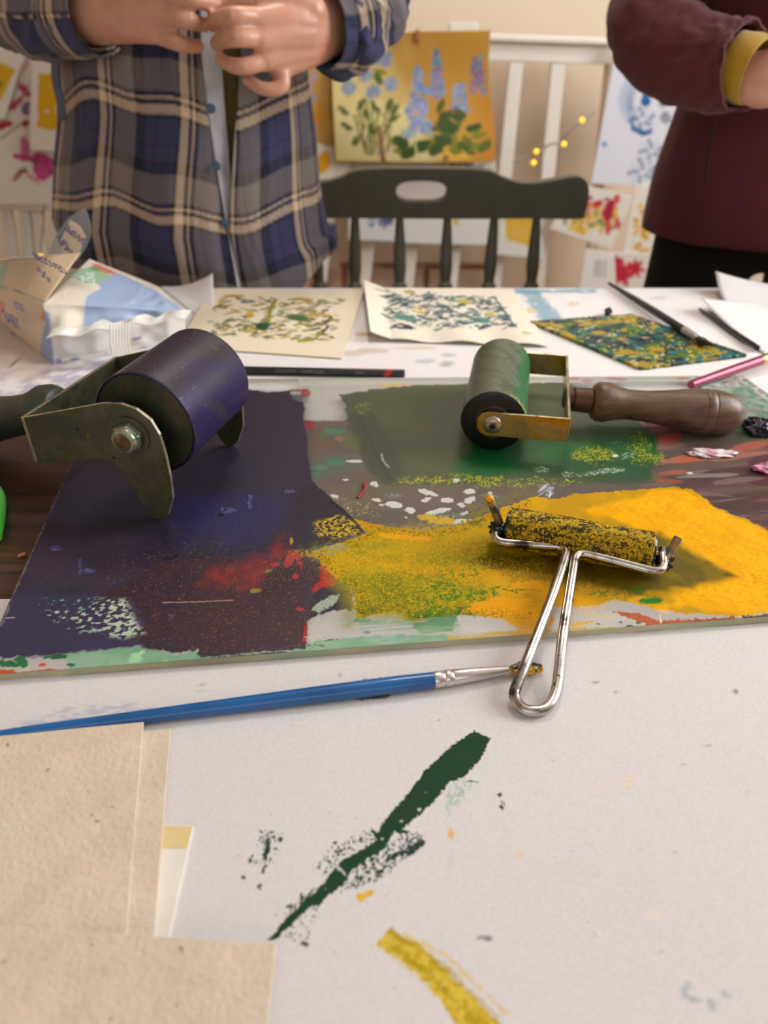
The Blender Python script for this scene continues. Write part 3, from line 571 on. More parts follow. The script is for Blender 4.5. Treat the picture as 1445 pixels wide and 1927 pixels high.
    c.poly([(600,1040),(760,1000),(930,1000),(960,1060),(900,1110),(830,1165),(670,1170),(665,1110)], (150, 140, 12), soft=12, nz=14, ns=16, a=.95, vary=((120, 124, 16), 14))
    c.poly([(590,1035),(700,1006),(800,1010),(820,1060),(700,1090),(640,1080)], (160, 150, 20), soft=8, nz=8, a=.6, vary=((205, 170, 20), 8))
    c.poly([(700,1000),(900,985),(960,1010),(900,1040),(760,1040)], (196, 156, 14), soft=6, nz=8, a=.7)
    c.poly([(1100,960),(1270,916),(1310,930),(1350,960),(1445,1000),(1520,1050),(1520,1155),(1390,1158),(1250,1142),(1280,1110),(1380,1085),(1240,1010)], (252, 184, 0), soft=4, nz=6, ns=8, h=.3, rough=.62, vary=((246, 172, 0), 10))
    c.poly([(880,1060),(940,1040),(1060,1050),(1240,1000),(1385,1085),(1290,1104),(1190,1122),(1130,1130),(1040,1100),(960,1080)], (92, 80, 20), soft=4, nz=5, ns=8, a=.93, vary=((122, 104, 18), 9))
    c.poly([(560,1040),(1000,1080),(1180,1120),(1100,1150),(900,1100)], (236, 166, 8), soft=5, nz=7, a=.5)
    c.poly([(940,1060),(1040,1060),(1060,1090),(960,1100)], (128, 106, 14), soft=5, nz=6, a=.7)
    for (x, y, a, b_, cov) in [(830,1120,50,20,.5),(810,1155,40,14,.7),(900,1120,40,16,.55),(870,1080,40,10,.4),(960,1110,60,10,.45),(1200,1108,24,8,.5),(1225,1130,22,5,.9),(880,1150,40,8,.4),(1150,1120,50,10,.35),(835,1100,10,24,.6)]:
        c.ell(x, y, a, b_, (70, 124, 18), -5, soft=2.5, nz=3, ns=4, cov=cov, cs=2, a=.9)
    c.ell(1224, 1131, 22, 5, (44, 120, 34), 0, soft=.5, nz=1)
    for (x, y, a, b_, an) in [(940,1140,60,14,-4),(960,1155,50,12,2),(1000,1178,20,10,-10),(760,1010,50,6,5),(990,1100,30,8,0)]: c.ell(x, y, a, b_, (244, 168, 6), an, soft=1.5, nz=3, a=.85, h=.25, **nx)
    specks([(590,1040),(720,1000),(1000,1010),(1040,1100),(760,1170),(670,1165),(650,1100)], (232, 186, 30), .56, 4, .5)
    spd = fbm(c.U+77, c.V+31, .8, 2, 61); Pq = [c.tf(*p) for p in P]; dd = sdpoly(c.U, c.V, Pq)
    f = sst(.60, .66, spd)*sst(0, 2, dd)*sst(12, 4, dd)*.8*(c.PX < 1000); c.c[:] = c.c*(1-f[..., None])+lin((60, 58, 22))*f[..., None]
    c.poly([(590,985),(640,968),(672,985),(684,1002),(640,1012),(600,1010)], (206, 170, 20), soft=3, nz=3, ns=3, cov=.5, cs=1.2, h=.1)
    c.line([(622,940),(655,968),(686,1004)], 4, (30, 26, 36), soft=.4, nz=.4, h=.25)
    for (x, y) in [(822,980),(806,975),(835,978)]: c.ell(x, y, 20, 7, (206, 166, 16), 4, soft=.8, nz=2, cov=.75, h=.2)
    c.poly([(860,985),(905,990),(925,960),(1010,925),(980,915),(930,945),(880,950)], (120, 112, 40), soft=3, nz=4, cov=.55, cs=2, alpha=.95)
    c.poly([(585,1036),(640,1022),(660,1030),(630,1044),(600,1048)], (160, 162, 120), soft=.6, nz=1, cov=.5, **nx)
    # ---- front strip
    mk = dict(soft=.8, nz=1.5, ns=3)
    c.poly([(-60,1243),(120,1238),(140,1268),(-60,1275)], (236, 230, 222), alpha=.6, **mk)
    c.poly([(118,1232),(190,1224),(262,1216),(330,1232),(372,1226),(376,1238),(500,1228),(578,1222),(590,1205),(700,1196),(842,1192),(842,1214),(700,1226),(500,1244),(360,1256),(150,1268),(132,1255)], (126, 176, 142), alpha=.93, rough=.3, vary=((150, 190, 160), 12), **mk)
    for i in range(36):
        x, y = rs.uniform(600, 860), rs.uniform(1160, 1205); L = rs.uniform(15, 55); c.line([(x-L, y+3), (x+L, y-3)], [1, rs.uniform(2, 7), 1], (140, 182, 150) if i % 3 else (200, 206, 192), soft=.5, nz=.8, ns=2, a=.75, alpha=.8, cov=.75, **nx)
    c.poly([(775,1180),(780,1172),(835,1162),(862,1158),(855,1178),(850,1190),(790,1192)], (96, 146, 108), soft=.6, nz=1.4, alpha=.9, vary=((140, 176, 140), 4), **nx)
    c.poly([(862,1160),(960,1165),(985,1178),(975,1190),(870,1190)], (236, 230, 222), soft=1, nz=2, alpha=.65)
    for (x, y, a, b_, an, col) in [(0,1248,44,7,4,(36,108,62)),(40,1246,14,10,30,(36,112,64)),(105,1236,22,5,-4,(30,96,56)),(134,1251,8,3,0,(40,110,70)),(80,1251,7,3,0,(206,80,50)),(-10,1268,44,8,-4,(206,84,36)),(70,1266,40,6,-6,(190,90,50)),(120,1264,30,4,-4,(120,76,44)),(255,1238,14,9,-30,(160,216,166)),(262,1232,10,5,-40,(170,222,170)),(312,1245,3,2,0,(170,214,120)),(740,1218,16,4,-6,(30,120,80)),(690,1190,8,3,0,(120,150,130)),(680,1168,18,4,-2,(110,150,110)),(420,1240,60,5,-5,(60,92,72)),(500,1232,50,4,-4,(56,84,66)),(355,1248,20,3,0,(180,90,60))]:
        c.ell(x, y, a, b_, col, an, soft=.4, nz=1, ns=1.5, alpha=1)
    c.poly([(842,1198),(960,1188),(1180,1178),(1180,1186),(960,1200),(842,1208)], (206, 172, 70), soft=.6, nz=1.5, cov=.7, alpha=.9, **nx)
    c.poly([(930,1160),(1010,1165),(1050,1152),(1030,1190),(1020,1205),(960,1205),(975,1182)], (236, 172, 20), soft=1, nz=2, alpha=.9, **nx)
    c.line([(1080,1150),(1130,1160),(1160,1160)], 3, (220, 176, 50), soft=.5, nz=1, a=.7); c.poly([(1070,1172),(1110,1166),(1120,1170),(1080,1182)], (226, 180, 60), soft=.6, nz=1, alpha=.9)
    c.poly([(1150,1150),(1195,1152),(1215,1160),(1240,1168),(1380,1160),(1395,1168),(1445,1158),(1500,1155),(1500,1170),(1245,1188),(1205,1190),(1215,1175),(1180,1162)], (190, 84, 26), soft=.6, nz=1.6, alpha=.96, vary=((160, 74, 34), 6), rough=.3)
    c.poly([(1395,1160),(1500,1150),(1500,1162),(1400,1168)], (70, 60, 36), soft=.6, nz=1.2); c.line([(1242,1156),(1244,1172)], 2, (235, 225, 210), soft=.2)
    for (x, y, a, b_) in [(1185,1178,7,3),(1168,1171,4,2),(1125,1174,5,1.5),(1200,1172,5,2),(1188,1186,12,4)]: c.ell(x, y, a, b_, (40, 96, 80), soft=.25, nz=.6)
    c.line([(608,1206),(620,1204),(636,1203)], 1.6, (110, 60, 50), soft=.1); c.line([(608,1206),(612,1199)], 1.4, (110, 60, 50), soft=.1); c.line([(578,1214),(600,1214),(617,1218)], 1.6, (110, 60, 50), soft=.1)
    # relief: brushed ridges in the thick ink
    u, v = c.U, c.V
    al = c.a
    rid = fbm(u*.5, v*2.2, 1.6, 2, 51); ky = sst(0, 6, sdpoly(u, v, [c.tf(*p) for p in [(1080,940),(1300,920),(1520,1050),(1520,1155),(1200,1135),(1290,1104),(1385,1085),(1240,1000)]]))
    c.h += ky*(rid-.5)*.9
    ox, oy = c.tf(640, 1075); rr = np.hypot(u-ox, (v-oy)*1.2); kb = sst(0, 4, sdpoly(u, v, [c.tf(*p) for p in [(470,1100),(540,1030),(600,1045),(605,1100),(578,1140),(578,1180),(470,1160)]]))
    c.h += kb*np.sin(rr*4.2+4*fbm(u, v, 4, 2, 52))*.16
    c.h += (fbm(u, v, .7, 2, 53)-.5)*.10*sst(.5, 1, al)
pf = sheet('ink_film', [c+np.array([0, 0, .00015]) for c in cs], 1180, 680, paint_slab, M['film'], slab, base=(150, 150, 145), alpha=.08, thick=0, rough=.2)
tag(pf, 'dried and wet purple, green and yellow ink')
# ================================================================ PURPLE BRAYER (left)
f1, f2 = W(300, 975, SZ), W(432, 838, SZ)
A = (f2-f1)/np.linalg.norm(f2-f1); T = np.array([-A[1], A[0], 0.0]); Zv = np.array([0, 0, 1.0]); BLEN = float(np.linalg.norm(f2-f1))
def Q(al, tt, h): return f1+A*al+T*tt+Zv*h
br = empty('ink_brayer', tuple(Q(.05, .03, 0)), 'large brayer with a purple-black roller and green-stained steel bracket, propped on its feet', 'brayer')
HX, HH, RR = .005, .063, .0345
def ink_p(c):
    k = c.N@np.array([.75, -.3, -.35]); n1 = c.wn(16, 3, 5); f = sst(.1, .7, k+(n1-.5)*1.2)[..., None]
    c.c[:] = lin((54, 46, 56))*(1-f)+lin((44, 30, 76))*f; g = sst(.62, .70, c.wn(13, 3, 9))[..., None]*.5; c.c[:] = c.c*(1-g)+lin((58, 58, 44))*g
    sp = sst(.87, .90, fbm(c.U, c.V, 1.1, 1, 6)*.5+fbm(c.U, c.V, .8, 1, 7)*.5)[..., None]*.8; c.c[:] = c.c*(1-sp)+lin((165, 160, 165))*sp; c.r[:] = .36+.1*(n1-.5)
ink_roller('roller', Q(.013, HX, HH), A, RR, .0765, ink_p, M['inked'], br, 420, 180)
lathe('roller_core', Q(.0132, HX, HH), A, [(0, RR-.0015), (.0758, RR-.0015)], M['black_rubber'], br, 64)
blob('ink_lump', Q(.060, HX-.012, HH+RR*.94), .0011, M['dark_goo'], br, am=.6) if False else None
lathe('end_disc', Q(.0122, HX, HH), A, [(0, RR-.0022), (.0003, RR-.0016), (.0012, RR-.0016)], M['disc_green'], br, 96)
lathe('end_disc', Q(.0885, HX, HH), A, [(0, RR-.0016), (.0012, RR-.0016)], M['disc_green'], br, 64)
v, f = tube_vf([Q(.0128, HX, HH)+(T*math.cos(a)+Zv*math.sin(a))*(RR-.0008) for a in np.linspace(0, 2*math.pi, 96, endpoint=False)], .0009, 8, closed=True)
o = link('paint_rim', pymesh('paint_rim', v, f), M['purple_rim'], br, True)
side = [(.084, .063), (.02, .0822), (.008, .0835), (-.002, .0815), (-.0105, .0755), (-.0148, .066), (-.0162, .052), (-.0165, .036), (-.0152, .020), (-.009, .006), (-.0035, .0008), (.002, .001), (.0055, .005), (.012, .020), (.0195, .0365), (.024, .0405), (.034, .0408), (.084, .0300)]
side = [(HX+ (x-HX), y) for x, y in side]
TH = .0026
plate('bracket_arm', Q(0, 0, 0), T, Zv, side, -TH if np.dot(np.cross(T, Zv), A) > 0 else TH, [M['bracket'], M['bright_edge']], br, .0004)
plate('bracket_arm', Q(BLEN, 0, 0), T, Zv, side, -TH if np.dot(np.cross(T, Zv), A) > 0 else TH, [M['bracket'], M['bright_edge']], br, .0004)
sp_ = [(-TH*.0-.0026, .030), (-.0026, .063), (BLEN+.0, .063), (BLEN, .030)]
plate('bracket_spine', Q(0, .0835, 0), A, Zv, sp_, TH if np.dot(np.cross(A, Zv), T) > 0 else -TH, [M['bracket'], M['bright_edge']], br, .0004)
# axle nut
def hexnut(name, p0, ax, r, h, mat, parent):
    t, a, b = frame(ax); v = []; f = []
    for d, rr in ((0, r), (h*.82, r), (h, r*.88)):
        for k in range(6):
            th = math.pi/3*k+.35; v.append(np.array(p0)+t*d+(a*math.cos(th)+b*math.sin(th))*rr)
    for i in range(2):
        for k in range(6): f.append((i*6+k, i*6+(k+1) % 6, (i+1)*6+(k+1) % 6, (i+1)*6+k))
    f.append(tuple(range(12, 18))); f.append((5, 4, 3, 2, 1, 0))
    o = link(name, pymesh(name, v, f), mat, parent); bevel(o, .0005, 2); return o
lathe('washer', Q(-.0026, HX, HH), -A, [(0, .0125), (.0011, .0125), (.0012, .0118)], M['bracket'], br, 48)
nut = hexnut('axle_nut', Q(-.0037, HX, HH), -A, .0098, .0062, M['nut'], br)
lathe('nut_collar', Q(-.0099, HX, HH), -A, [(0, .0084), (.0012, .0083), (.0026, .0074), (.0028, .0062)], M['nut'], br, 40)
lathe('bolt_end', Q(-.0095, HX, HH), -A, [(0, .0060), (.0035, .0058), (.0037, .0045)], M['nut_core'], br, 32)
lathe('axle', Q(0, HX, HH), A, [(0, .0045), (BLEN, .0045), (BLEN+.006, .0045), (BLEN+.0062, .003)], M['bracket'], br, 24)
hex2 = hexnut('axle_nut', Q(BLEN+.0001, HX, HH), A, .0095, .006, M['nut'], br)
hd = T*.965-Zv*.262; hd /= np.linalg.norm(hd)
h0 = Q(.046, .0855, .047)
lathe('ferrule', h0-hd*.001, hd, [(0, .009), (.012, .009)], M['rust'], br, 32)
lathe('handle', h0+hd*.010, hd, [(0, .010), (.002, .0150), (.008, .0185), (.016, .0190), (.024, .0165), (.034, .0145), (.05, .0150), (.07, .0170), (.09, .0180), (.108, .0165), (.120, .0115), (.125, .003)], M['green_handle'], br, 48)
# ================================================================ GREEN BRAYER (right)
r2 = .0245; g0 = np.array([.0815, .478, SZ+r2]); ga = np.array([.020, .104, 0.0]); GL = float(np.linalg.norm(ga)); ga /= GL; gt = np.array([ga[1], -ga[0], 0.0])
gr = empty('ink_brayer', (float(g0[0]), float(g0[1]), SZ), 'brayer with a green roller and turned wooden handle lying on the green ink', 'brayer')
G = lambda al, tt, h: g0+ga*al+gt*tt+Zv*h
def ink_g(c):
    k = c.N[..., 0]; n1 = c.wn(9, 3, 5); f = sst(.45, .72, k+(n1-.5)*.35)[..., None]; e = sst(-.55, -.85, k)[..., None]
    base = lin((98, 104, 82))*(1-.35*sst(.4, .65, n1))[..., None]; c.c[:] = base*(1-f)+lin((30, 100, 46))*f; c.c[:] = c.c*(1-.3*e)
    sp = sst(.62, .74, fbm(c.U, c.V, .9, 2, 6))[..., None]*.28; c.c[:] = c.c*(1-sp)+lin((150, 154, 138))*sp
    y = (sst(9, 0, c.V)*sst(.3, .6, k)*sst(.5, .6, fbm(c.U, c.V, 2, 3, 8)))[..., None]; c.c[:] = c.c*(1-y)+lin((150, 160, 20))*y; c.r[:] = .46
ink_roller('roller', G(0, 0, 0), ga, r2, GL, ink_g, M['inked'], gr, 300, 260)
lathe('roller_core', G(.0002, 0, 0), ga, [(0, r2-.0008), (GL-.0004, r2-.0008)], M['black_rubber'], gr, 64)
lathe('roller_core', G(-.0012, 0, 0), ga, [(0, r2-.0022), (.0006, r2-.0010), (.002, r2-.0010)], M['black_rubber'], gr, 80)
lathe('roller_core', G(-.0022, 0, 0), ga, [(0, .0125), (.0012, .0135)], M['rust'], gr, 48)
AW = .0095
arm = [(-.0115, -.004), (-.0115, .004), (-.009, .0078), (-.004, AW), (.055, AW+.0003), (.055, -AW), (-.004, -AW), (-.009, -.0078)]
sgn = 1 if np.dot(np.cross(gt, Zv), ga) > 0 else -1
armf = [(x, y) for x, y in arm]
plate('bracket_arm', G(-.0065, 0, .001), gt, Zv, armf, sgn*.0018, [M['bracket_yellow'], M['bright_edge']], gr, .0003)
plate('bracket_arm', G(GL+.006, 0, .001), gt, Zv, armf, sgn*.0018, [M['bracket_yellow'], M['bright_edge']], gr, .0003)
s2_ = 1 if np.dot(np.cross(ga, Zv), gt) > 0 else -1
plate('bracket_spine', G(0, .0532, .001), ga, Zv, [(-.0065, -AW), (-.0065, AW), (GL+.0078, AW), (GL+.0078, -AW)], s2_*.0018, [M['bracket_yellow'], M['bright_edge']], gr, .0003)
sc = lathe('screw', G(-.0065, 0, .001), -ga, [(0, .0072), (.0012, .0072), (.0030, .0060), (.0040, .0035), (.0041, .001)], M['screw'], gr, 40)
for k in range(3):
    an = k*math.pi/3; e1 = gt*math.cos(an)+Zv*math.sin(an); e2 = -gt*math.sin(an)+Zv*math.cos(an); c0 = G(-.0065-.0038, 0, .001)
    vv = [c0+e1*a*.0030+e2*b*.0007+(-ga)*d for d in (0, .0005) for a, b in ((-1, -1), (1, -1), (1, 1), (-1, 1))]
    link('screw_recess', pymesh('screw_recess', vv, [(0, 3, 2, 1), (4, 5, 6, 7), (0, 1, 5, 4), (1, 2, 6, 5), (2, 3, 7, 6), (3, 0, 4, 7)]), M['black_rubber'], sc)
lathe('axle', G(-.005, 0, 0), ga, [(0, .003), (GL+.014, .003)], M['rust'], gr, 20)
hs_ = G(.048, .0552, .001); he = V(1392, 782, .508); hv = he-hs_; hl = float(np.linalg.norm(hv)); hv /= hl
lathe('ferrule', hs_-hv*.003, hv, [(0, .0075), (.006, .0075), (.007, .0095), (.020, .0100), (.021, .0090)], M['rust'], gr, 32)
prof = [(0, .008), (.002, .0135), (.006, .0160), (.012, .0162), (.020, .0138), (.030, .0122), (.045, .0125), (.060, .0143), (.075, .0165), (.0895, .0182), (.0898, .0178), (.0903, .0178), (.0906, .0183), (.0975, .0186), (.0978, .0182), (.0983, .0182), (.0986, .0187), (.106, .0182), (.114, .0165), (.120, .0135), (.1245, .0085), (.1262, .002)]
k_ = (hl-.016)/.1262
lathe('handle', hs_+hv*.018, hv, [(d*k_, r*.97) for d, r in prof], M['old_wood'], gr, 64, 60)
# ================================================================ SMALL WIRE BRAYER
wb = empty('wire_brayer', tuple(W(1085, 1010, SZ)), 'small brayer with a yellow-inked roller and looped bare wire handle', 'brayer')
r3 = .0128; e0 = W(958, 992, SZ+r3); e1_ = W(1226, 1040, SZ+r3); wa = e1_-e0; WL = float(np.linalg.norm(wa)); wa /= WL
e0[2] = e1_[2] = SZ+r3
lathe('roller', e0, wa, [(0, r3-.0008), (.0008, r3), (WL-.0008, r3), (WL, r3-.0008)], M['yellow_roller'], wb, 64)
lathe('roller_end', e0-wa*.0022, wa, [(0, .0085), (.0008, .0105), (.0022, .0105)], M['dark_goo'], wb, 32)
lathe('roller_end', e1_, wa, [(0, .0112), (.0012, .0105), (.0016, .006)], M['dark_goo'], wb, 32)
wf = np.array([wa[1], -wa[0], 0]); wr = .0028
def E(al, fr, h): return e0+wa*al+wf*fr+Zv*h     # al along roller, fr towards the viewer, h relative to the axis
loopz = ZP+.0026
Lb = [W(1068, 1046, SZ+.0125), W(1040, 1120, SZ+.0105), W(1010, 1200, SZ+.0072), W(990, 1255, ZP+.0095), W(974, 1295, ZP+.006), W(974, 1318, loopz+.0015), W(990, 1333, loopz), W(1008, 1337, loopz), W(1030, 1328, loopz), W(1043, 1308, loopz+.0015), W(1050, 1265, ZP+.006), W(1058, 1200, SZ+.0066), W(1070, 1120, SZ+.0098), W(1081, 1060, SZ+.0125)]
left = [E(-.0060, 0, 0), E(-.0068, .006, -.0005), E(-.0055, .0135, -.0012), E(-.001, .0168, -.0015), E(.008, .0174, -.0015), E(.022, .0176, -.0015), W(1052, 1026, SZ+.0125)]
right = [W(1092, 1045, SZ+.0125), W(1112, 1041, SZ+.0125), E(WL*.72, .0176, -.0015), E(WL+.000, .0174, -.0015), E(WL+.0050, .0145, -.0012), E(WL+.0068, .008, -.0005), E(WL+.0062, 0, .0005), E(WL+.0060, -.003, .003)]
def fillet(P, R, n=7):
    P = [np.array(p, float) for p in P]; out = [P[0]]
    for i in range(1, len(P)-1):
        a, b = P[i-1]-P[i], P[i+1]-P[i]; la, lb = np.linalg.norm(a), np.linalg.norm(b); r = min(R[i], la*.48, lb*.48)
        s_, e_ = P[i]+a/la*r, P[i]+b/lb*r
        for t in np.linspace(0, 1, n): out.append(s_*(1-t)**2+2*P[i]*t*(1-t)+e_*t*t)
    out.append(P[-1]); return np.array(out)
ctrl = [(E(-.0062, 0, 0), 0), (E(-.0068, .0165, -.0012), .012), (W(1070, 1030, SZ+.0128), .008), (W(1040, 1120, SZ+.0105), .02), (W(990, 1248, ZP+.0102), .02), (W(964, 1310, ZP+.0045), .012), (W(985, 1338, loopz), .012), (W(1030, 1338, loopz), .012), (W(1048, 1300, ZP+.0045), .012), (W(1058, 1200, SZ+.0066), .02), (W(1084, 1036, SZ+.0128), .009), (E(WL+.0068, .0165, -.0012), .012), (E(WL+.0062, 0, .0005), .006), (E(WL+.0060, -.003, .003), 0)]
path = fillet([p for p, r in ctrl], [r for p, r in ctrl])
tube('wire_handle', path, wr, M['steel'], wb, 16)
tube('axle', [E(-.011, 0, 0), E(-.005, 0, 0), E(WL+.005, 0, 0), E(WL+.0125, 0, .0005)], .0019, M['steel_dirty'], wb, 12)
tube('side_prong', catmull([E(-.0062, .001, -.001), E(-.0072, .000, .004), V(921, 938, float(e0[1])+.004)], 5), .0027, M['steel_dirty'], wb, 12)
tube('side_prong', catmull([E(WL+.0078, .003, -.002), E(WL+.0100, .000, .003), V(1276, 1012, float(e1_[1])+.002)], 5), .0026, M['steel_dirty'], wb, 12)
def blob(name, c, r, mat, parent=None, n=14, sq=(1, 1, 1), seed=0, am=.3, label=None, cat=None):
    bm = bmesh.new(); bmesh.ops.create_icosphere(bm, subdivisions=4, radius=1); P = np.array([v.co[:] for v in bm.verts])
    d = 1+am*(fbm(P[:, 0]*2+P[:, 2]*1.3+seed, P[:, 1]*2+P[:, 2]*.7, .6, 3, seed)-.5)*2
    P = P*d[:, None]*np.array(sq)*r+np.array(c)
    for vtx, p in zip(bm.verts, P): vtx.co = p
    me = bpy.data.meshes.new(name); bm.to_mesh(me); bm.free(); o = link(name, me, mat, parent, True)
    return tag(o, label, cat)
blob('prong_tip', V(921, 938, float(e0[1])+.004), .0030, M['yellow_tip'], wb, sq=(1, 1, .7))
blob('ink_clot', E(-.0068, .001, -.002), .0052, M['dark_goo'], wb, am=.5, seed=3)
blob('ink_clot', E(-.006, .006, -.001), .0042, M['dark_goo'], wb, am=.5, seed=4)
blob('ink_clot', E(WL+.0075, .003, -.003), .0048, M['dark_goo'], wb, am=.5, seed=5)
# ================================================================ BLUE BRUSH
bb = empty('paintbrush', tuple(W(500, 1320, ZP)), 'long blue-handled paintbrush with silver ferrule lying in front of the slab', 'paintbrush')
B0, B1, B2, B3 = W(-120, 1398, ZP+.0028), W(820, 1279, ZP+.0040), W(960, 1260, ZP+.0036), W(1020, 1256, ZP+.0022)
bd = (B1-B0); bl = float(np.linalg.norm(bd)); bd /= bl
lathe('handle', B0, bd, [(0, .0012), (.04, .0026), (bl*.45, .0034), (bl*.75, .0042), (bl*.92, .0044), (bl, .0040)], M['blue_handle'], bb, 32)
fd = B2-B1; fl_ = float(np.linalg.norm(fd)); fd /= fl_
lathe('ferrule', B1-fd*.001, fd, [(0, .0041), (.0008, .0043), (.005, .0043), (.0055, .0039), (.0062, .0043), (.0095, .0043), (.010, .0038), (.0108, .0041), (fl_*.6, .0034), (fl_, .0020)], M['ferrule'], bb, 40, 50)
tube('bristles', catmull([B2-fd*.001, B2+(B3-B2)*.35+Zv*.0003, B2+(B3-B2)*.7, B3], 5), np.interp(np.linspace(0, 1, 16), [0, .3, .7, 1], [.0018, .0034, .0036, .0012]), M['bristle'], bb, 20, flat=.62, disp=lambda s, th: .0006*math.sin(th*7+s*9)+.0005*math.sin(th*13))
# ================================================================ CARDS AT BOTTOM LEFT
def card(px, z, th, mat, lab, warp=None, nx=40, ny=40):
    c = [W(x, y, z) for x, y in px]
    v = [q-Zv*th for q in c]+c
    o = link('card', pymesh('card', v, [(3, 2, 1, 0), (4, 5, 6, 7), (0, 1, 5, 4), (1, 2, 6, 5), (2, 3, 7, 6), (3, 0, 4, 7)]), mat); bevel(o, .0003, 2); return tag(o, lab, 'card')
for o_m in [0]:
    c3 = card([(230, 1990), (268, 1990), (365, 1553), (270, 1550)], ZP+.0011, .0010, M['white_card'], 'narrow white card poking out under the beige cards, cream band at its top')
    def band(px, z, name, mat, par):
        c = [W(x, y, z) for x, y in px]; o = link(name, pymesh(name, [q-Zv*.0001 for q in c]+c, [(3, 2, 1, 0), (4, 5, 6, 7), (0, 1, 5, 4), (1, 2, 6, 5), (2, 3, 7, 6), (3, 0, 4, 7)]), mat, par); return o
    band([(268, 1596), (352, 1596), (363, 1555), (271, 1552)], ZP+.00125, 'cream_band', plain('cream_band', (232, 208, 150), .8), c3)
    c2 = card([(-500, 2050), (268, 2050), (321, 1371), (-300, 1425)], ZP+.0026, .0013, M['card'], 'beige textured card, the middle one, just showing right of the top left card')
    c1 = card([(-500, 2050), (215, 2050), (270, 1358), (-300, 1413)], ZP+.0042, .0014, M['card'], 'beige textured card against the blue brush, its far edge touching the handle')
    c4 = card([(-500, 2250), (470, 2250), (519, 1776), (-300, 1722)], ZP+.0066, .0016, M['card'], 'beige textured card nearest the camera at the bottom left, overlapping the others')
def glossy_band(): pass
# ================================================================ SMALL THINGS ON THE SLAB AND TABLE
lm = V(-28, 955, .38)
o = tube('plastic_stick', catmull([W(-60, 900, TZ+.006), W(-12, 925, TZ+.006), W(-6, 960, TZ+.006), W(-14, 1010, TZ+.006)], 6), .0055, M['lime'], None, 20); tag(o, 'lime green plastic stick lying on the bare wood at the left edge', 'plastic stick')
blob('ink_dollop', W(1430, 803, SZ+.003), .011, M['purple_goo'], None, sq=(1.1, 1.1, .5), seed=8, am=.55, label='dark purple ink dollop behind the tip of the wooden handle', cat='ink')
blob('ink_dollop', W(1448, 881, SZ+.002), .009, M['pink_goo'], None, sq=(1.4, .7, .35), seed=9, am=.6, label='thick pink ink dollop at the right edge of the slab', cat='ink')
blob('ink_dollop', W(1342, 852, SZ+.0014), .0135, M['white_goo'], None, sq=(1.25, .42, .14), seed=11, am=.7, label='flat white and pink ink dollop below the wooden handle', cat='ink')
o = tube('thread', catmull([W(673, 937, SZ+.0006), W(680, 929, SZ+.0008), W(686, 920, SZ+.0012), W(684, 913, SZ+.001), W(687, 907, SZ+.0007)], 6), .0009, M['red_thread'], None, 8); tag(o, 'short curled red thread on the slab left of the white paint chips', 'thread')
o = tube('wood_chip', [W(34, 1047, TZ+.0008), W(48, 1042, TZ+.0012)], .0012, M['clip'], None, 6); tag(o, 'tiny orange wood chip on the bare tabletop', 'wood chip')
# pencil
pc = empty('pencil', tuple(W(620, 702, ZP)), 'black charcoal pencil with a red band lying behind the slab', 'pencil')
p0, p1 = W(330, 694, ZP+.0040), W(762, 703, ZP+.0040); pd_ = p1-p0; pL = float(np.linalg.norm(pd_)); pd_ /= pL
lathe('barrel', p0, pd_, [(0, .0012), (.02, .0038), (pL-.001, .0038), (pL, .0030)], M['black_lacquer'], pc, 6, 20)
ba = plate('red_band', p0+pd_*(pL-.0165), pd_, np.cross(np.array([1, 0, 0]), pd_)*0+np.array([0, -.6, .8]), [(0, 0), (.0055, 0), (.0085, .0001), (.003, .0001)], .0001, M['red_lacquer'], pc) if False else None
pn = frame(pd_); 
def hexband(a0, a1, slant, mat, name):
    v = []; 
    for a in (a0, a1):
        for k in range(6):
            th = math.pi/3*k; off = slant*math.sin(th+.6); v.append(p0+pd_*(a+off)+(pn[1]*math.cos(th)+pn[2]*math.sin(th))*.00392)
    o = link(name, pymesh(name, v, [(k, (k+1) % 6, 6+(k+1) % 6, 6+k) for k in range(6)]), mat, pc); return o
hexband(pL-.0185, pL-.0125, .0022, M['red_lacquer'], 'red_band')
def text_mesh(name, s, size, mat, parent, o3, ex, ey, ext=.00004, align='LEFT', shear=0):
    cu = bpy.data.curves.new(name, 'FONT'); cu.body = s; cu.size = size; cu.extrude = ext; cu.align_x = align; cu.shear = shear
    to = bpy.data.objects.new(name, cu); COL.objects.link(to); dg = bpy.context.evaluated_depsgraph_get(); me = bpy.data.meshes.new_from_object(to.evaluated_get(dg)); bpy.data.objects.remove(to)
    ex = np.array(ex, float); ex /= np.linalg.norm(ex); ey = np.array(ey, float); ey = ey-ex*np.dot(ex, ey); ey /= np.linalg.norm(ey); nz = np.cross(ex, ey)
    for vtx in me.vertices: x, y, z = vtx.co; vtx.co = Vector(np.array(o3)+ex*x+ey*y+nz*z)
    return link(name, me, mat, parent)
fc = -pn[1]*0+np.array([0, -math.cos(math.pi/6), .5])
cand = [(pn[1]*math.cos(math.pi/3*k+math.pi/6)+pn[2]*math.sin(math.pi/3*k+math.pi/6)) for k in range(6)]
fn = max(cand, key=lambda n_: np.dot(n_, CAM-W(620, 702, TZ))/np.linalg.norm(CAM)); ey_ = np.cross(fn, pd_)
text_mesh('lettering', 'DERWENT · CHARCOAL', .0042, M['grey_print'], pc, p0+pd_*(pL-.121)+fn*.00335-ey_*.0017, pd_, ey_)
text_mesh('lettering', 'Dark', .0040, M['grey_print'], pc, p0+pd_*(pL-.046)+fn*.00335-ey_*.0015, pd_, ey_)
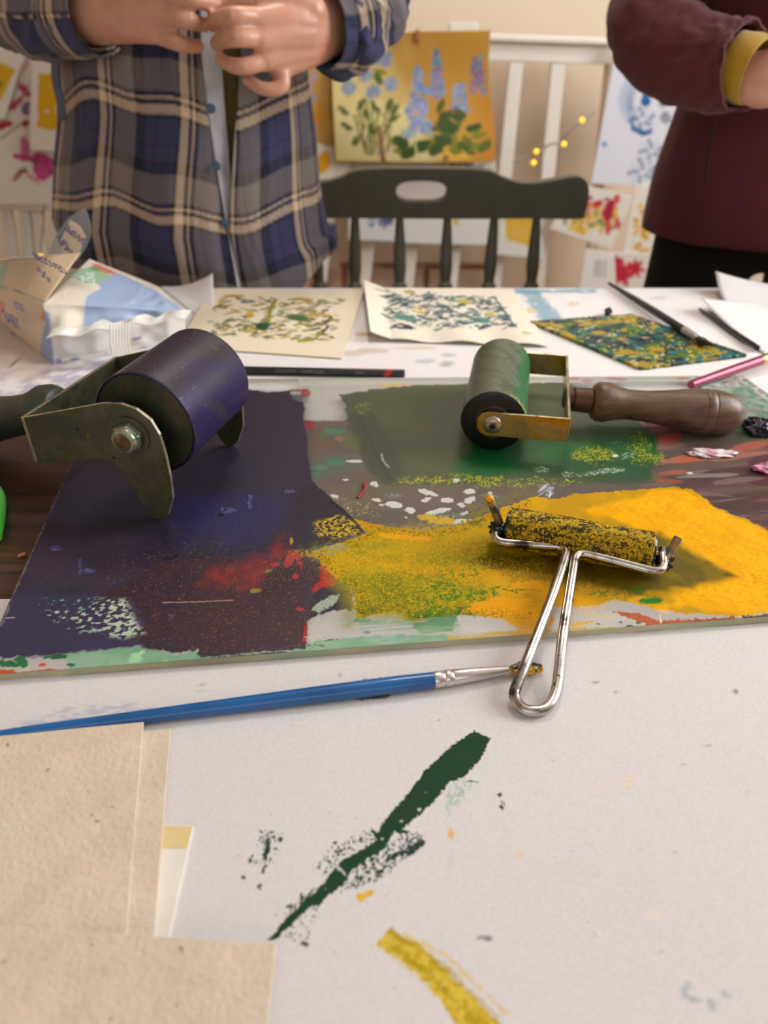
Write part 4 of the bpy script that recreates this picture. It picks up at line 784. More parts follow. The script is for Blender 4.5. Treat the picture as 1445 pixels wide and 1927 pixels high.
# brushes and pencil on the right
def brush(loc, lab, pts, rads, mat, fpts=None, fr=None, bpts=None, brd=None, fm='ferrule', bm_='dark_goo'):
    r = empty('paintbrush', tuple(loc), lab, 'paintbrush'); tube('handle', catmull(pts, 5), np.interp(np.linspace(0, 1, (len(pts)-1)*5+1), np.linspace(0, 1, len(rads)), rads), mat, r, 20)
    if fpts: tube('ferrule', fpts, fr, M[fm], r, 20)
    if bpts: tube('bristles', catmull(bpts, 4), np.interp(np.linspace(0, 1, (len(bpts)-1)*4+1), np.linspace(0, 1, len(brd)), brd), M[bm_], r, 16)
    return r
b0 = W(1146, 533, ZP+.004); b1 = W(1288, 622, ZP+.0075); b2 = W(1318, 641, ZP+.007)
bdir = (b1-b0)/np.linalg.norm(b1-b0)
brush(b0, 'black-handled paintbrush lying across the back of the printing plate', [b0, b0+(b1-b0)*.5, b1], [.0018, .0036, .0042, .004], M['black_lacquer'], [b1-bdir*.001, b1+bdir*.020, b1+bdir*.024], [.0042, .0038, .0030], [b1+bdir*.024, b1+bdir*.034, b1+bdir*.044+np.array([.006, 0, 0])], [.0030, .0045, .0008])
c0 = W(1316, 581, ZP+.003); c1 = W(1425, 655, ZP+.0045)
q0 = W(1300, 724, SZ+.0045); q1 = W(1432, 678, ZP+.010); qd = (q1-q0)/np.linalg.norm(q1-q0)
brush(q0, 'metallic pink brush with a gold ferrule beside the slab corner', [q0, (q0+q1)/2, q1], [.0038, .0044, .0046], M['pink_lacquer'], [q1-qd*.001, q1+qd*.012, q1+qd*.03], [.0047, .0045, .0040], [q1+qd*.03, q1+qd*.04, q1+qd*.05], [.004, .004, .001], 'gold')
brush(c0, 'dark thin brush handle half hidden along the curled paper edge', [c0, (c0+c1)/2, c1], [.0012, .0022, .003], M['black_lacquer'])
# ================================================================ PRINTS AND PLATE
def p_print1(c):
    rs = np.random.RandomState(11)
    c.c *= (.97+.05*fbm(c.U, c.V, 25, 2, 3)[..., None])
    cols = [(150, 135, 40), (200, 165, 30), (90, 100, 60), (110, 90, 90), (60, 100, 60), (170, 140, 70), (120, 120, 50)]
    def q(u, v):  # u,v in the motif rectangle
        a = np.array([408, 556])*(1-u)+np.array([650, 566])*u; b = np.array([388, 632])*(1-u)+np.array([628, 642])*u
        p = a*(1-v)+b*v; return p
    for i in range(260):
        u, v = rs.rand(), rs.rand(); p = q(u, v)
        if u > .85 and .1 < v < .5 and rs.rand() < .5: continue
        c.ell(p[0], p[1], rs.uniform(4, 13), rs.uniform(.9, 2.8), cols[rs.randint(len(cols))], rs.uniform(-25, 25), soft=.6, nz=1.4, ns=2.5, a=rs.uniform(.5, .95))
    c.line([(519, 562), (508, 585), (503, 612)], 8, (150, 150, 40), soft=1, nz=1); c.ell(495, 614, 14, 8, (40, 80, 50), soft=1, nz=3, ns=3); c.ell(560, 598, 22, 6, (70, 110, 60), 8, soft=1, nz=1)
    c.ell(470, 592, 8, 5, (215, 175, 20), soft=1, nz=1); c.line([(625, 597), (612, 608), (618, 616), (606, 626)], 5, (60, 72, 60), soft=.7, nz=1); c.line([(606, 626), (590, 640), (560, 642)], 5, (150, 160, 60), soft=.7, nz=1)
    for (x, y) in [(440, 557), (565, 563), (595, 592)]: c.ell(x, y, 22, 3, (195, 160, 70), soft=1.5, nz=2)
PR1 = [(330, 652), (644, 674), (686, 549), (398, 543)]
o = sheet('block_print', Wq(PR1, ZP+.0016), 340, 200, p_print1, M['print'], base=(242, 230, 202), thick=.0006, warp=lambda U, Vv: np.stack([U*0, U*0, .004*np.clip(U-.75, 0, 1)*Vv*4], -1))
tag(o, 'cream fabric print of yellow and olive flowers, left of the two prints', 'print')
def p_print2(c):
    rs = np.random.RandomState(12); c.c *= (.96+.06*fbm(c.U, c.V, 30, 2, 5)[..., None])
    cols = [(60, 80, 100), (45, 60, 90), (80, 120, 120), (60, 105, 95), (90, 110, 130), (40, 50, 80), (70, 100, 90)]
    def q(u, v):
        a = np.array([718, 548])*(1-u)+np.array([925, 560])*u; b = np.array([735, 622])*(1-u)+np.array([968, 618])*u; return a*(1-v)+b*v
    for i in range(270):
        u, v = rs.rand(), rs.rand(); p = q(u, v); c.ell(p[0], p[1], rs.uniform(4, 15), rs.uniform(.9, 2.8), cols[rs.randint(len(cols))], rs.uniform(-30, 25), soft=.5, nz=1.4, ns=2.5, a=rs.uniform(.6, 1))
    for (x, y, a, b_, col) in [(790,584,14,6,(205,180,90)),(792,584,4,3,(150,100,60)),(872,567,16,4,(200,180,90)),(925,592,14,5,(200,180,110)),(762,600,24,6,(90,140,130)),(905,603,22,5,(90,140,130)),(760,618,20,5,(40,50,90)),(770,550,12,4,(170,165,90)),(990,630,10,3,(190,205,150)),(850,566,16,3,(110,140,90))]:
        c.ell(x, y, a, b_, col, 5, soft=1, nz=1.5)
    c.line([(805,548),(825,575),(870,595),(905,605)], 3, (70, 100, 100), soft=.5, nz=1); c.line([(930,560),(950,590),(966,618)], 4, (55, 80, 95), soft=.6, nz=1.5, cov=.8)
    for i in range(60):
        u, v = rs.rand(), rs.rand(); p = q(u, v); c.ell(p[0], p[1], rs.uniform(3, 10), rs.uniform(.8, 1.8), (235, 226, 205), rs.uniform(-40, 30), soft=.4, nz=1)
    c.ell(875, 648, 30, 4, (230, 200, 130), soft=2, a=.6)
PR2 = [(697, 640), (1032, 652), (965, 543), (690, 541)]
o = sheet('block_print', Wq(PR2, ZP+.0018), 340, 200, p_print2, M['print'], base=(241, 233, 214), thick=.0006, warp=lambda U, Vv: np.stack([-.004*np.clip(.12-U, 0, 1)*8*Vv, U*0, .010*np.clip(.12-U, 0, 1)*8+.003*(1-Vv)*np.sin(U*9)**2], -1))
tag(o, 'cream fabric print of blue leaves, beside the yellow flower print', 'print')
def p_plate(c):
    a = fbm(c.U, c.V*1.3, 20, 4, 71); b = fbm(c.U, c.V*1.3, 17, 4, 72); e = fbm(c.U, c.V*1.3, 13, 3, 73)
    cc = lin((52, 80, 70))+0*a[..., None]
    for n_, lo, col in ((a, .52, (28, 48, 72)), (b, .56, (176, 150, 48)), (e, .60, (52, 118, 116)), (fbm(c.U, c.V, 10, 3, 74), .62, (96, 128, 40)), (fbm(c.U, c.V, 5, 3, 76), .68, (220, 196, 130))):
        f = sst(lo, lo+.05, n_)[..., None]; cc = cc*(1-f)+lin(col)*f
    c.c[:] = cc; edge = sst(22, 8, c.V)*sst(-5, 20, c.U); c.h = (fbm(c.U, c.V, 3, 3, 75)-.5)*1.6; c.r[:] = .3
PL = [(1205, 691), (1405, 666), (1188, 590), (998, 604)]
o = sheet('printing_plate', Wq(PL, ZP+.0035), 360, 260, p_plate, M['print'], base=(52, 80, 74), thick=.003); tag(o, 'carved printing plate caked in teal, navy and yellow ink lying diagonally', 'printing plate')
o2 = blob('paint_lump', W(1145, 586, ZP+.004), .004, M['dark_goo'], o, am=.5)
# ================================================================ WIPES PACKET
wp = empty('wipes_packet', tuple(W(180, 640, ZP)), 'opened packet of baby wipes in beige, white and pale blue film', 'wipes packet')
H = .052
c_fl, c_fr = W(100, 686, ZP), W(352, 640, ZP)
t_fl, t_fr = W(80, 572, ZP+H), W(345, 588, ZP+.030)
t_bl, t_br = W(168, 487, ZP+H+.012), W(300, 540, ZP+.030)
c_bl, c_br = W(150, 590, ZP), W(330, 590, ZP)
c_ll, t_ll = W(-40, 575, ZP), W(-70, 500, ZP+H-.004)
def p_top(c):
    B = (168, 188, 222); c.poly([(160,610),(158,580),(165,562),(192,548),(185,538),(205,525),(213,512),(225,508),(290,535),(345,572),(345,600),(300,608),(230,612)], B, soft=1, nz=.5)
    c.poly([(122,521),(150,508),(175,504),(200,508),(212,520),(205,530),(185,540),(165,538),(140,528)], (168, 200, 172), soft=1, nz=.5)
    c.poly([(172,496),(185,494),(215,505),(224,513),(200,514),(180,504)], (232, 128, 112), soft=1, nz=.5); c.ell(180, 506, 12, 4, (110, 170, 100), 8, soft=1)
    c.c[:] *= 1
def pk(U, Vv, am):
    return am*(np.sin(math.pi*U)*np.sin(math.pi*Vv))**.6
def wr_top(U, Vv):
    b = pk(U, Vv, .006); wrk = (fbm(U*9, Vv*4, 1, 3, 81)-.5)*.006*sst(.5, 1, np.abs(U-.35)*2+.3*(1-Vv)); return np.stack([U*0, U*0, b+wrk*np.minimum(1, 8*np.minimum(U, 1-U))*np.minimum(1, 8*np.minimum(Vv, 1-Vv))], -1)
sheet('pack_top', [t_fl, t_fr, t_br, t_bl], 90, 70, p_top, M['pack_print'], wp, base=(240, 230, 212), thick=.0006, warp=wr_top, rough=.35)
def p_front(c):
    c.poly([(70,560),(350,570),(352,590),(215,602),(150,620),(97,632)], (240, 230, 212), soft=1)
    c.poly([(160,616),(157,585),(165,565),(350,570),(352,592),(225,606),(190,614)], (168, 188, 222), soft=1, nz=.5)
    c.poly([(70,575),(95,590),(104,690),(72,672)], (160, 178, 210), soft=1)
    for (x, y, a, b_) in [(142,678,10,5),(120,684,16,4),(110,680,8,6),(258,635,10,3),(200,668,3,2),(170,683,20,2),(270,655,9,2),(230,690,30,2)]: c.ell(x, y, a, b_, (120, 95, 165), -10, soft=1, nz=1.5, a=.75)
def wr_front(U, Vv):
    d = (fbm(U*5, Vv*1.6, 1, 2, 82)-.5)*.020; e = np.minimum(1, 8*np.minimum(U, 1-U))*np.minimum(1, 6*np.minimum(Vv, 1-Vv)); return np.stack([U*0, (-.008*np.sin(math.pi*Vv)-d)*e, U*0], -1)
sheet('pack_front', [c_fl, c_fr, t_fr, t_fl], 110, 50, p_front, M['pack_print'], wp, base=(240, 236, 230), thick=.0006, warp=wr_front, rough=.35)
def p_left(c):
    c.poly([(70,572),(80,590),(104,690),(78,672),(66,620)], (150, 168, 200), soft=1); c.ell(62, 596, 7, 14, (226, 140, 118), 0, soft=1); c.ell(4, 580, 8, 14, (226, 140, 118), -20, soft=1)
    c.poly([(-80,470),(20,480),(14,505),(-80,520)], (150, 165, 195), soft=1); c.ell(-6, 530, 9, 20, (168, 190, 165), soft=1)
sheet('pack_side', [c_ll, c_fl, t_fl, t_ll], 60, 50, p_left, M['pack_print'], wp, base=(226, 200, 168), thick=.0006, rough=.35, warp=lambda U, Vv: np.stack([-.006*np.sin(math.pi*Vv)*np.sin(math.pi*U), -.006*np.sin(math.pi*Vv)*np.sin(math.pi*U), U*0], -1))
sheet('pack_back', [c_br, c_ll+np.array([.02, .05, 0]), t_ll+np.array([.02, .05, 0]), t_br], 10, 8, None, M['pack_print'], wp, base=(232, 214, 190), thick=.0006)
# beige label peeled up on the left, ending in a clear tip
fl0, fl1 = W(-70, 502, ZP+H-.002), W(84, 568, ZP+H+.001); fl3 = V(-10, 490, float(t_fl[1])+.03); fl2 = V(152, 475, float(t_fl[1])+.06)
def p_lab(c):
    c.ell(38, 500, 22, 10, (226, 132, 112), -15, soft=1, nz=.5); c.ell(6, 508, 12, 9, (160, 170, 185), soft=1); c.ell(-4, 535, 8, 18, (172, 192, 168), soft=1)
sheet('peel_label', [fl0, fl1, fl2, fl3], 50, 40, p_lab, M['pack_print'], wp, base=(228, 200, 166), thick=.0005, rough=.35, warp=lambda U, Vv: np.stack([U*0, U*0, .006*np.sin(math.pi*U)*np.sin(math.pi*Vv)], -1))
Yt = float(fl2[1])+.004
tip = [(88, 484), (96, 462), (110, 436), (128, 410), (146, 398), (160, 392), (166, 404), (172, 428), (170, 448), (160, 470), (146, 490), (120, 500)]
def planar(name, px, Y, mat, parent, th=.0004):
    c = [V(x, y, Y) for x, y in px]; n = len(c); o3 = c[0]
    return plate(name, [0, Y, 0], [1, 0, 0], [0, 0, 1], [(p[0], p[2]) for p in c], th, mat, parent)
ct = planar('clear_tip', tip, Yt, M['clear_film'], wp, .0008)
planar('printed_patch', [(132, 414), (150, 424), (162, 445), (152, 470), (138, 494), (118, 482), (114, 452)], Yt-.0008, plain('label_beige', (232, 208, 178), .5), ct, .0003)
def tx(s, px, Y, size, ang, mat, par, name='lettering'):
    p = V(px[0], px[1], Y); a = math.radians(ang); text_mesh(name, s, size, mat, par, p, [math.cos(a), 0, math.sin(a)], [-math.sin(a), 0, math.cos(a)], .0001, 'CENTER')
tx('BABY', (128, 460), Yt-.0016, .0098, 112, M['ink_blue'], ct); tx('WIPE', (144, 437), Yt-.0016, .0092, 136, M['ink_blue'], ct)
def tx_on(s, px, c4, size, dirpx, mat, par, off=.001, upflip=1):
    """lettering lying in the plane of a quad"""
    o0 = c4[0]; e = c4[1]-c4[0]; n = np.cross(e, c4[3]-c4[0]); n /= np.linalg.norm(n)
    if np.dot(n, CAM-o0) < 0: n = -n
    def on(x, y): d = ray(x, y); return CAM+d*(np.dot(o0+n*off-CAM, n)/np.dot(d, n))
    p = on(*px); q = on(px[0]+dirpx[0], px[1]+dirpx[1]); ex = q-p; ey = np.cross(n, ex); text_mesh('lettering', s, size, mat, par, p, ex, ey, .0001, 'CENTER')
ls = [c_ll, c_fl, t_fl, t_ll]; lp = [fl0, fl1, fl2, fl3]
tx_on('LITTLE', (38, 584), ls, .011, (20, 9), M['ink_blue'], wp, .010); tx_on('BABY', (27, 614), ls, .020, (20, 13), M['ink_blue'], wp, .010); tx_on('WIPES', (26, 632), ls, .006, (20, 11), M['grey_print'], wp, .010)
tx_on('BELOVED', (98, 503), lp, .011, (20, 10), M['ink_blue'], wp, .009); tx_on('✻', (92, 530), lp, .022, (20, 8), M['ink_blue'], wp, .009)
tp = [t_fl, t_fr, t_br, t_bl]; tx_on('LOVE', (178, 524), tp, .011, (-2, -20), M['ink_pale'], wp, .010); tx_on('soft', (160, 524), tp, .008, (-2, -20), M['ink_pale'], wp, .010)
# crimped seal, ridged
cr = []
for i in range(7):
    a0 = W(216+i*5.5, 602-i*.6, ZP+H*.72); a1 = W(222+i*5, 668-i*1.2, ZP+.008)
    tube('seal_ridge', [a0+np.array([0, -.012, 0]), (a0+a1)/2+np.array([0, -.017, 0]), a1+np.array([0, -.012, 0])], .0011, M['white_card'], wp, 8)
fin = [W(95, 628, ZP+H*.6), W(345, 592, ZP+.030), W(352, 588, ZP+.034), W(97, 620, ZP+H*.66)]
sheet('seal_fin', [fin[0]+np.array([0, -.012, 0]), fin[1]+np.array([.004, -.012, 0]), fin[2]+np.array([.004, 0, .003]), fin[3]], 60, 8, None, M['pack_print'], wp, base=(240, 236, 226), thick=.0008, rough=.35, warp=lambda U, Vv: np.stack([U*0, .003*np.sin(U*40)*Vv, .002*np.sin(U*23)], -1))
# ================================================================ BACKGROUND: SLATTED RAIL, PAINTINGS
def vplate(name, px, Y, th, mat, parent=None, bev=.002):
    c = [V(x, y, Y) for x, y in px]; return plate(name, [0, Y, 0], [1, 0, 0], [0, 0, 1], [(p[0], p[2]) for p in c], -th, mat, parent, bev)
RY = 2.02
rl = empty('slatted_rail', tuple(V(800, 300, RY)*np.array([1, 1, 0])), 'tall white slatted wooden rail in front of the cream wall', 'rail')
vplate('top_rail', [(520, 58), (1152, 80), (1150, 122), (520, 100)], RY, .03, M['white_paint'], rl); vplate('rail_cap', [(515, 50), (1156, 72), (1156, 86), (515, 64)], RY-.012, .05, M['white_paint'], rl, .004)
vplate('bottom_rail', [(480, 760), (1120, 770), (1120, 800), (480, 790)], RY, .03, M['white_paint'], rl)
for k in range(7):
    xt, xb = 1052-79*k, 992-84*k
    vplate('slat', [(xt-13, 108-2*k), (xt+13, 108-2*k), (xb+9, 780), (xb-14, 780)], RY+.002, .018, M['white_paint'], rl)
vplate('post', [(1146, 86), (1164, 86), (1080, 900), (1064, 900)], RY+.01, .03, M['wall'], rl)
vplate('end_block', [(845, 42), (900, 42), (900, 64), (845, 64)], RY-.015, .03, M['white_paint'], rl)
r2_ = empty('slatted_rail', tuple(V(50, 430, 1.75)*np.array([1, 1, 0])), 'white slatted chair back at the far left under the pink flower paintings', 'rail')
vplate('top_rail', [(-160, 368), (118, 372), (118, 398), (-160, 392)], 1.78, .03, M['white_paint'], r2_)
for xa, xb in ((-60, -20), (10, 38), (44, 66), (66, 92), (104, 124)): vplate('slat', [(xa-9, 390), (xa+9, 390), (xb+8, 640), (xb-8, 640)], 1.785, .018, M['white_paint'], r2_)
def pic(name, px, Y, base, painter, lab, cat, n=(60, 60), th=.0012, warp=None, tilt=0):
    c = [V(x, y, Y) for x, y in px]
    o = sheet(name, c, n[0], n[1], painter, M['print'], base=base, thick=th, warp=warp, rough=.7); return tag(o, lab, cat)
def flower(c, x, y, r, n, col, seed=0, a=.9):
    rs = np.random.RandomState(seed)
    for i in range(n):
        t = 2*math.pi*i/n+rs.rand()*.4; c.ell(x+math.cos(t)*r*.55, y+math.sin(t)*r*.55, r*.5, r*.25, np.array(col)+rs.uniform(-18, 18, 3), math.degrees(t), soft=2.5, nz=3, ns=8, a=a)
K = dict(soft=3, nz=4, ns=10)
def p_del(c):
    g = np.clip((c.PX-640)/290, 0, 1); tpy = np.clip((c.PY-60)/240, 0, 1)
    nz = (fbm(c.PX, c.PY*.5, 60, 3, 91)-.5)
    col = lin((236, 220, 150))*(1-sst(.1, .75, g+.35*(1-tpy)-.12+nz*.5))[..., None]+lin((196, 146, 56))*sst(.1, .75, g+.35*(1-tpy)-.12+nz*.5)[..., None]
    r = sst(.8, 1, g)*sst(.2, .6, tpy); col = col*(1-.5*r[..., None])+lin((190, 110, 20))*.5*r[..., None]; c.c[:] = col
    c.poly([(640,200),(760,200),(840,300),(640,300)], (240, 228, 170), soft=20, nz=20, ns=40, a=.7)
    c.ell(860, 285, 30, 14, (226, 180, 60), soft=8, nz=8)
    rs = np.random.RandomState(21)
    for (x, y) in [(690,190),(712,200),(700,170),(680,240),(735,225),(665,215)]: c.line([(x, y), (700+(x-700)*.3, 290)], 3, (110, 120, 60), soft=1.5, nz=2)
    c.line([(712, 235), (722, 305)], 9, (150, 100, 70), soft=3, nz=3); c.line([(838, 290), (835, 312)], 8, (150, 95, 70), soft=3)
    for (x, y, a_) in [(646,206,40),(652,237,30),(740,222,-30),(742,208,-60),(680,195,-60),(705,200,60),(672,262,-50),(715,135,20),(712,148,60),(733,195,-70),(700,240,80),(690,215,70)]: c.ell(x, y, 13, 6, (92, 110, 52) if a_ != 20 else (150, 150, 50), a_, **K)
    for i in range(40):
        x, y = rs.uniform(672, 745), rs.uniform(205, 285); c.ell(x, y, 9, 2.5, [(120, 130, 60), (190, 170, 90), (90, 100, 50), (160, 140, 90)][i % 4], rs.uniform(50, 110), soft=2, nz=2, a=.8)
    for (x, y, r) in [(722,110,18),(702,172,15),(688,140,16),(656,165,16),(735,158,15),(680,120,12)]: flower(c, x, y, r, 9, (142, 162, 188), int(x))
    def spire(x, y0, y1, w0, w1, col, n=46):
        for i in range(n):
            t = rs.rand(); yy = y0+(y1-y0)*t; ww = w0+(w1-w0)*t; c.ell(x+rs.uniform(-ww, ww), yy, 6, 5, np.array(col)+rs.uniform(-25, 25, 3), rs.uniform(0, 180), soft=2, nz=3, a=.85)
    spire(786, 128, 200, 5, 16, (138, 154, 184)); spire(784, 195, 255, 16, 28, (150, 170, 200), 60); spire(822, 96, 140, 3, 9, (120, 136, 168), 24); spire(822, 140, 182, 10, 18, (136, 148, 180), 40)
    spire(866, 156, 208, 8, 16, (150, 155, 185), 44); spire(900, 106, 178, 6, 16, (140, 128, 146), 46)
    for i in range(46):
        x, y = rs.uniform(745, 925), rs.uniform(190, 290); 
        if x < 820 and y < 262: continue
        c.ell(x, y, 14, 7, [(70, 90, 40), (88, 110, 44), (56, 76, 42), (120, 130, 40)][i % 4], rs.uniform(-60, 60), soft=2.5, nz=4, ns=8, a=.9)
    for (x, y) in [(795,272),(755,265),(768,285),(838,228),(845,242),(820,278),(835,262)]: c.ell(x, y, 17, 10, (66, 90, 42), rs.uniform(-40, 40), **K)
    c.line([(778,250),(782,280),(790,295)], 4, (210, 210, 140), soft=2)
def wv(U, Vv): return np.stack([.004*np.sin(Vv*7)*(U > .5)*(U-.5)*2, -.012*np.sin(math.pi*U)-.008*np.sin(Vv*5+U*2)-.02*(1-Vv)*0, U*0], -1)
bigp = pic('painting', [(632, 302), (930, 304), (920, 57), (620, 62)], RY-.05, (200, 160, 70), p_del, 'golden painting of blue flower spires clipped to the white rail', 'painting', (300, 260), .0015, wv)
cl = vplate('clothespin', [(781, 56), (791, 56), (791, 78), (781, 78)], RY-.064, .008, M['clip']); tag(cl, 'brown wooden peg at the top of the golden flower painting', 'peg')
def p_och(c):
    c.c *= (.8+.4*fbm(c.PX, c.PY, 30, 2, 3)[..., None]); rs = np.random.RandomState(2)
    for i in range(26): c.ell(582+rs.uniform(-14, 14), rs.uniform(80, 260), 8, 6, (190, 170, 180), rs.uniform(0, 90), soft=2, nz=3, a=.8)
    c.ell(600, 215, 14, 20, (226, 160, 60), **K)
pic('painting', [(545, 268), (630, 276), (632, 60), (550, 60)], RY-.03, (206, 164, 88), p_och, 'ochre painting with lilac flowers half hidden behind the plaid shirt', 'painting', (60, 120))
pic('painting', [(585, 345), (655, 350), (660, 288), (590, 268)], RY-.035, (226, 218, 206), lambda c: c.ell(608, 305, 13, 22, (222, 165, 20), 10, **K), 'small pale sheet with a yellow patch below the ochre painting', 'painting', (50, 50))
def p_lines(c):
    rs = np.random.RandomState(4)
    for i in range(24): x = rs.uniform(835, 905); c.line([(x, 322), (x+rs.uniform(-25, 25), 304)], 1.6, (110, 105, 100), soft=1, nz=.5)
pic('painting', [(650, 392), (935, 392), (932, 300), (652, 300)], RY-.022, (226, 220, 208), p_lines, 'pale sheet with fine ink lines just below the golden painting', 'painting', (140, 50))
def p_blue(c):
    rs = np.random.RandomState(9); B = (120, 140, 175)
    def rose(x, y, r, col, n):
        for ring in range(3):
            for i in range(n):
                t = 2*math.pi*i/n+ring*.5; q = r*(.35+.3*ring); c.ell(x+math.cos(t)*q, y+math.sin(t)*q, r*.20, r*.15, col if (i+ring) % 2 else (205, 212, 226), math.degrees(t)+90, soft=2, nz=2, a=.75)
    for i in range(22):
        t = math.pi*(.75+i/22*1.1); x, y = 1215+math.cos(t)*38, 190+math.sin(t)*44; c.ell(x, y, 15, 8, (188, 198, 216), math.degrees(t), soft=2, nz=2, a=.7); c.ell(x+7, y+3, 8, 3, (122, 142, 178), math.degrees(t), soft=2, a=.7)
    c.ell(1214, 188, 9, 12, (40, 105, 165), **K); c.ell(1247, 192, 20, 22, (226, 228, 234), soft=2); c.ell(1247, 193, 8, 9, (70, 75, 90), soft=2, nz=4, a=.8); c.ell(1252, 222, 10, 12, (90, 100, 120), soft=3, nz=5, cov=.6)
    rose(1208, 226, 24, (70, 105, 160), 9); c.poly([(1186,222),(1196,240),(1215,246),(1228,240),(1226,252),(1208,256),(1188,245)], (62, 98, 156), soft=2, nz=3)
    rose(1225, 285, 22, (96, 118, 160), 9); rose(1208, 325, 26, (110, 128, 165), 9); c.ell(1137, 272, 6, 5, (130, 160, 220), soft=3)
pic('painting', [(1112, 346), (1290, 352), (1300, 70), (1160, 82)], RY-.04, (226, 226, 234), p_blue, 'white paper with blue and grey roses behind the maroon jumper', 'painting', (170, 240), .0012)
def dabs(seed, x0, x1, y0, y1, cols, n, r=8):
    def f(c):
        rs = np.random.RandomState(seed)
        for i in range(n): c.ell(rs.uniform(x0, x1), rs.uniform(y0, y1), rs.uniform(.5, 1)*r, rs.uniform(.3, .7)*r, cols[rs.randint(len(cols))], rs.uniform(0, 180), soft=2, nz=3, a=.85)
    return f
Y_ = [(222, 176, 40), (232, 190, 70), (214, 160, 30)]
def p_tul(c):
    dabs(31, 1070, 1160, 385, 438, Y_, 60, 10)(c); dabs(32, 1080, 1165, 372, 400, [(222, 70, 60), (226, 110, 90), (170, 30, 60)], 12, 9)(c); dabs(33, 1125, 1165, 370, 440, [(180, 35, 60), (200, 40, 50)], 12, 10)(c); dabs(34, 1060, 1140, 385, 430, [(90, 130, 90), (120, 150, 80)], 12, 7)(c); c.ell(1146, 396, 10, 20, (170, 32, 62), 15, **K)
pic('painting', [(1034, 430), (1150, 470), (1190, 370), (1085, 345)], RY-.055, (230, 224, 212), p_tul, 'tilted white card painted with yellow and red tulips', 'painting', (110, 90))
pic('painting', [(1166, 496), (1235, 498), (1245, 345), (1196, 348)], RY-.045, (232, 226, 214), dabs(35, 1195, 1225, 385, 475, Y_, 24, 9), 'narrow white card with yellow dabs at the edge of the maroon jumper', 'painting', (50, 90))
def p_gr(c):
    for i, x in enumerate((1118, 1124, 1130, 1138)): c.line([(x, 522), (x+4-i, 490)], 2, (120, 110, 95), soft=1.2)
pic('painting', [(1088, 560), (1160, 560), (1156, 478), (1102, 468)], RY-.06, (232, 228, 218), p_gr, 'small white card with a few brown grass strokes', 'painting', (70, 70))
def p_red(c):
    for x, y, r in ((1168, 515, 26), (1196, 505, 18), (1160, 492, 12)): flower(c, x, y, r, 7, (200, 40, 62), int(x)); c.ell(x, y, r*.6, r*.6, (190, 36, 58), **K)
pic('painting', [(1138, 570), (1245, 570), (1240, 478), (1140, 474)], RY-.05, (226, 218, 208), p_red, 'sheet with crimson flowers just above the table edge', 'painting', (80, 70))
pic('painting', [(655, 452), (750, 455), (750, 392), (655, 392)], RY-.03, (224, 222, 218), dabs(36, 688, 740, 400, 425, [(110, 120, 160), (80, 90, 130)], 16, 9), 'white sheet with dark blue flowers seen through the first gap of the green chair', 'painting', (60, 40))
pic('painting', [(755, 458), (925, 462), (925, 392), (755, 392)], RY-.028, (226, 224, 218), lambda c: c.ell(858, 416, 5, 7, (220, 180, 60), **K), 'blank white sheet seen between the middle spindles of the green chair', 'painting', (60, 40))
pic('painting', [(935, 480), (1020, 488), (1024, 395), (940, 392)], RY-.034, (226, 222, 212), lambda c: c.poly([(950,408),(1010,410),(1004,466),(952,450)], (226, 184, 70), soft=2, nz=5, cov=.85, cs=8), 'white sheet with a yellow block print seen between the right spindles of the green chair', 'painting', (60, 50))
# left group
def p_mag(c):
    Mg = (196, 70, 130)
    for (x, y, a_, b_, an, col) in [(48,276,9,22,-10,(204,110,150)),(50,298,26,7,12,Mg),(85,305,30,14,25,(200,70,130)),(92,318,26,12,10,(196,60,120)),(78,322,20,14,60,(206,80,140)),(105,310,14,10,-10,(200,80,140)),(60,335,22,4,40,(210,150,160)),(35,330,14,4,-50,(170,110,100)),(42,322,8,5,0,(150,100,70)),(68,305,6,10,20,(130,80,90)),(107,351,5,5,0,(190,110,130)),(42,165,12,8,40,(196,60,90)),(50,178,8,6,0,(180,50,80)),(30,195,16,7,-35,(190,80,100)),(10,235,16,7,-15,(176,50,70)),(48,205,9,12,10,(120,100,150)),(48,232,6,7,0,(150,40,70)),(70,100,14,8,10,(220,120,160)),(88,108,20,6,0,(226,160,160)),(50,118,4,20,20,(210,150,165))]:
        c.ell(x, y, a_, b_, col, an, **K)
    c.line([(0, 262), (30, 240), (52, 225)], 3, (140, 100, 70), soft=1.5)
pic('painting', [(-40, 384), (126, 386), (128, 88), (-40, 84)], 1.74, (228, 220, 208), p_mag, 'white paper painted with magenta magnolia flowers, left behind the plaid shirt', 'painting', (150, 240))
def p_yel(c): c.poly([(73,138),(131,140),(128,250),(70,240)], (216, 164, 20), soft=1.5, nz=3, ns=8, cov=.82, cs=10)
pic('painting', [(56, 282), (133, 290), (136, 100), (60, 108)], 1.725, (226, 214, 200), p_yel, 'white sheet with a yellow block print over the magnolia painting', 'painting', (80, 120))
pic('painting', [(-45, 230), (8, 225), (48, 96), (-30, 90)], 1.73, (228, 220, 206), lambda c: (c.poly([(-40,100),(30,130),(0,190),(-40,190)], (216, 170, 30), soft=2, nz=3), c.ell(-2, 160, 6, 8, (90, 120, 60), **K)), 'tilted sheet with a yellow print at the far left edge', 'painting', (60, 60))
# small wooden rack behind the chair
rk = empty('wooden_rack', tuple(V(800, 600, 2.08)*np.array([1, 1, 0])), 'low brown wooden rack seen between the chair spindles', 'rack')
for q in ([(640, 496), (930, 499), (930, 508), (640, 505)], [(640, 640), (930, 640), (930, 652), (640, 652)]): vplate('crossbar', q, 2.07, .02, M['brown'], rk)
for x in (644, 798, 922): vplate('leg', [(x, 496), (x+10, 496), (x+4, 1010), (x-4, 1010)], 2.092, .02, M['brown'], rk)
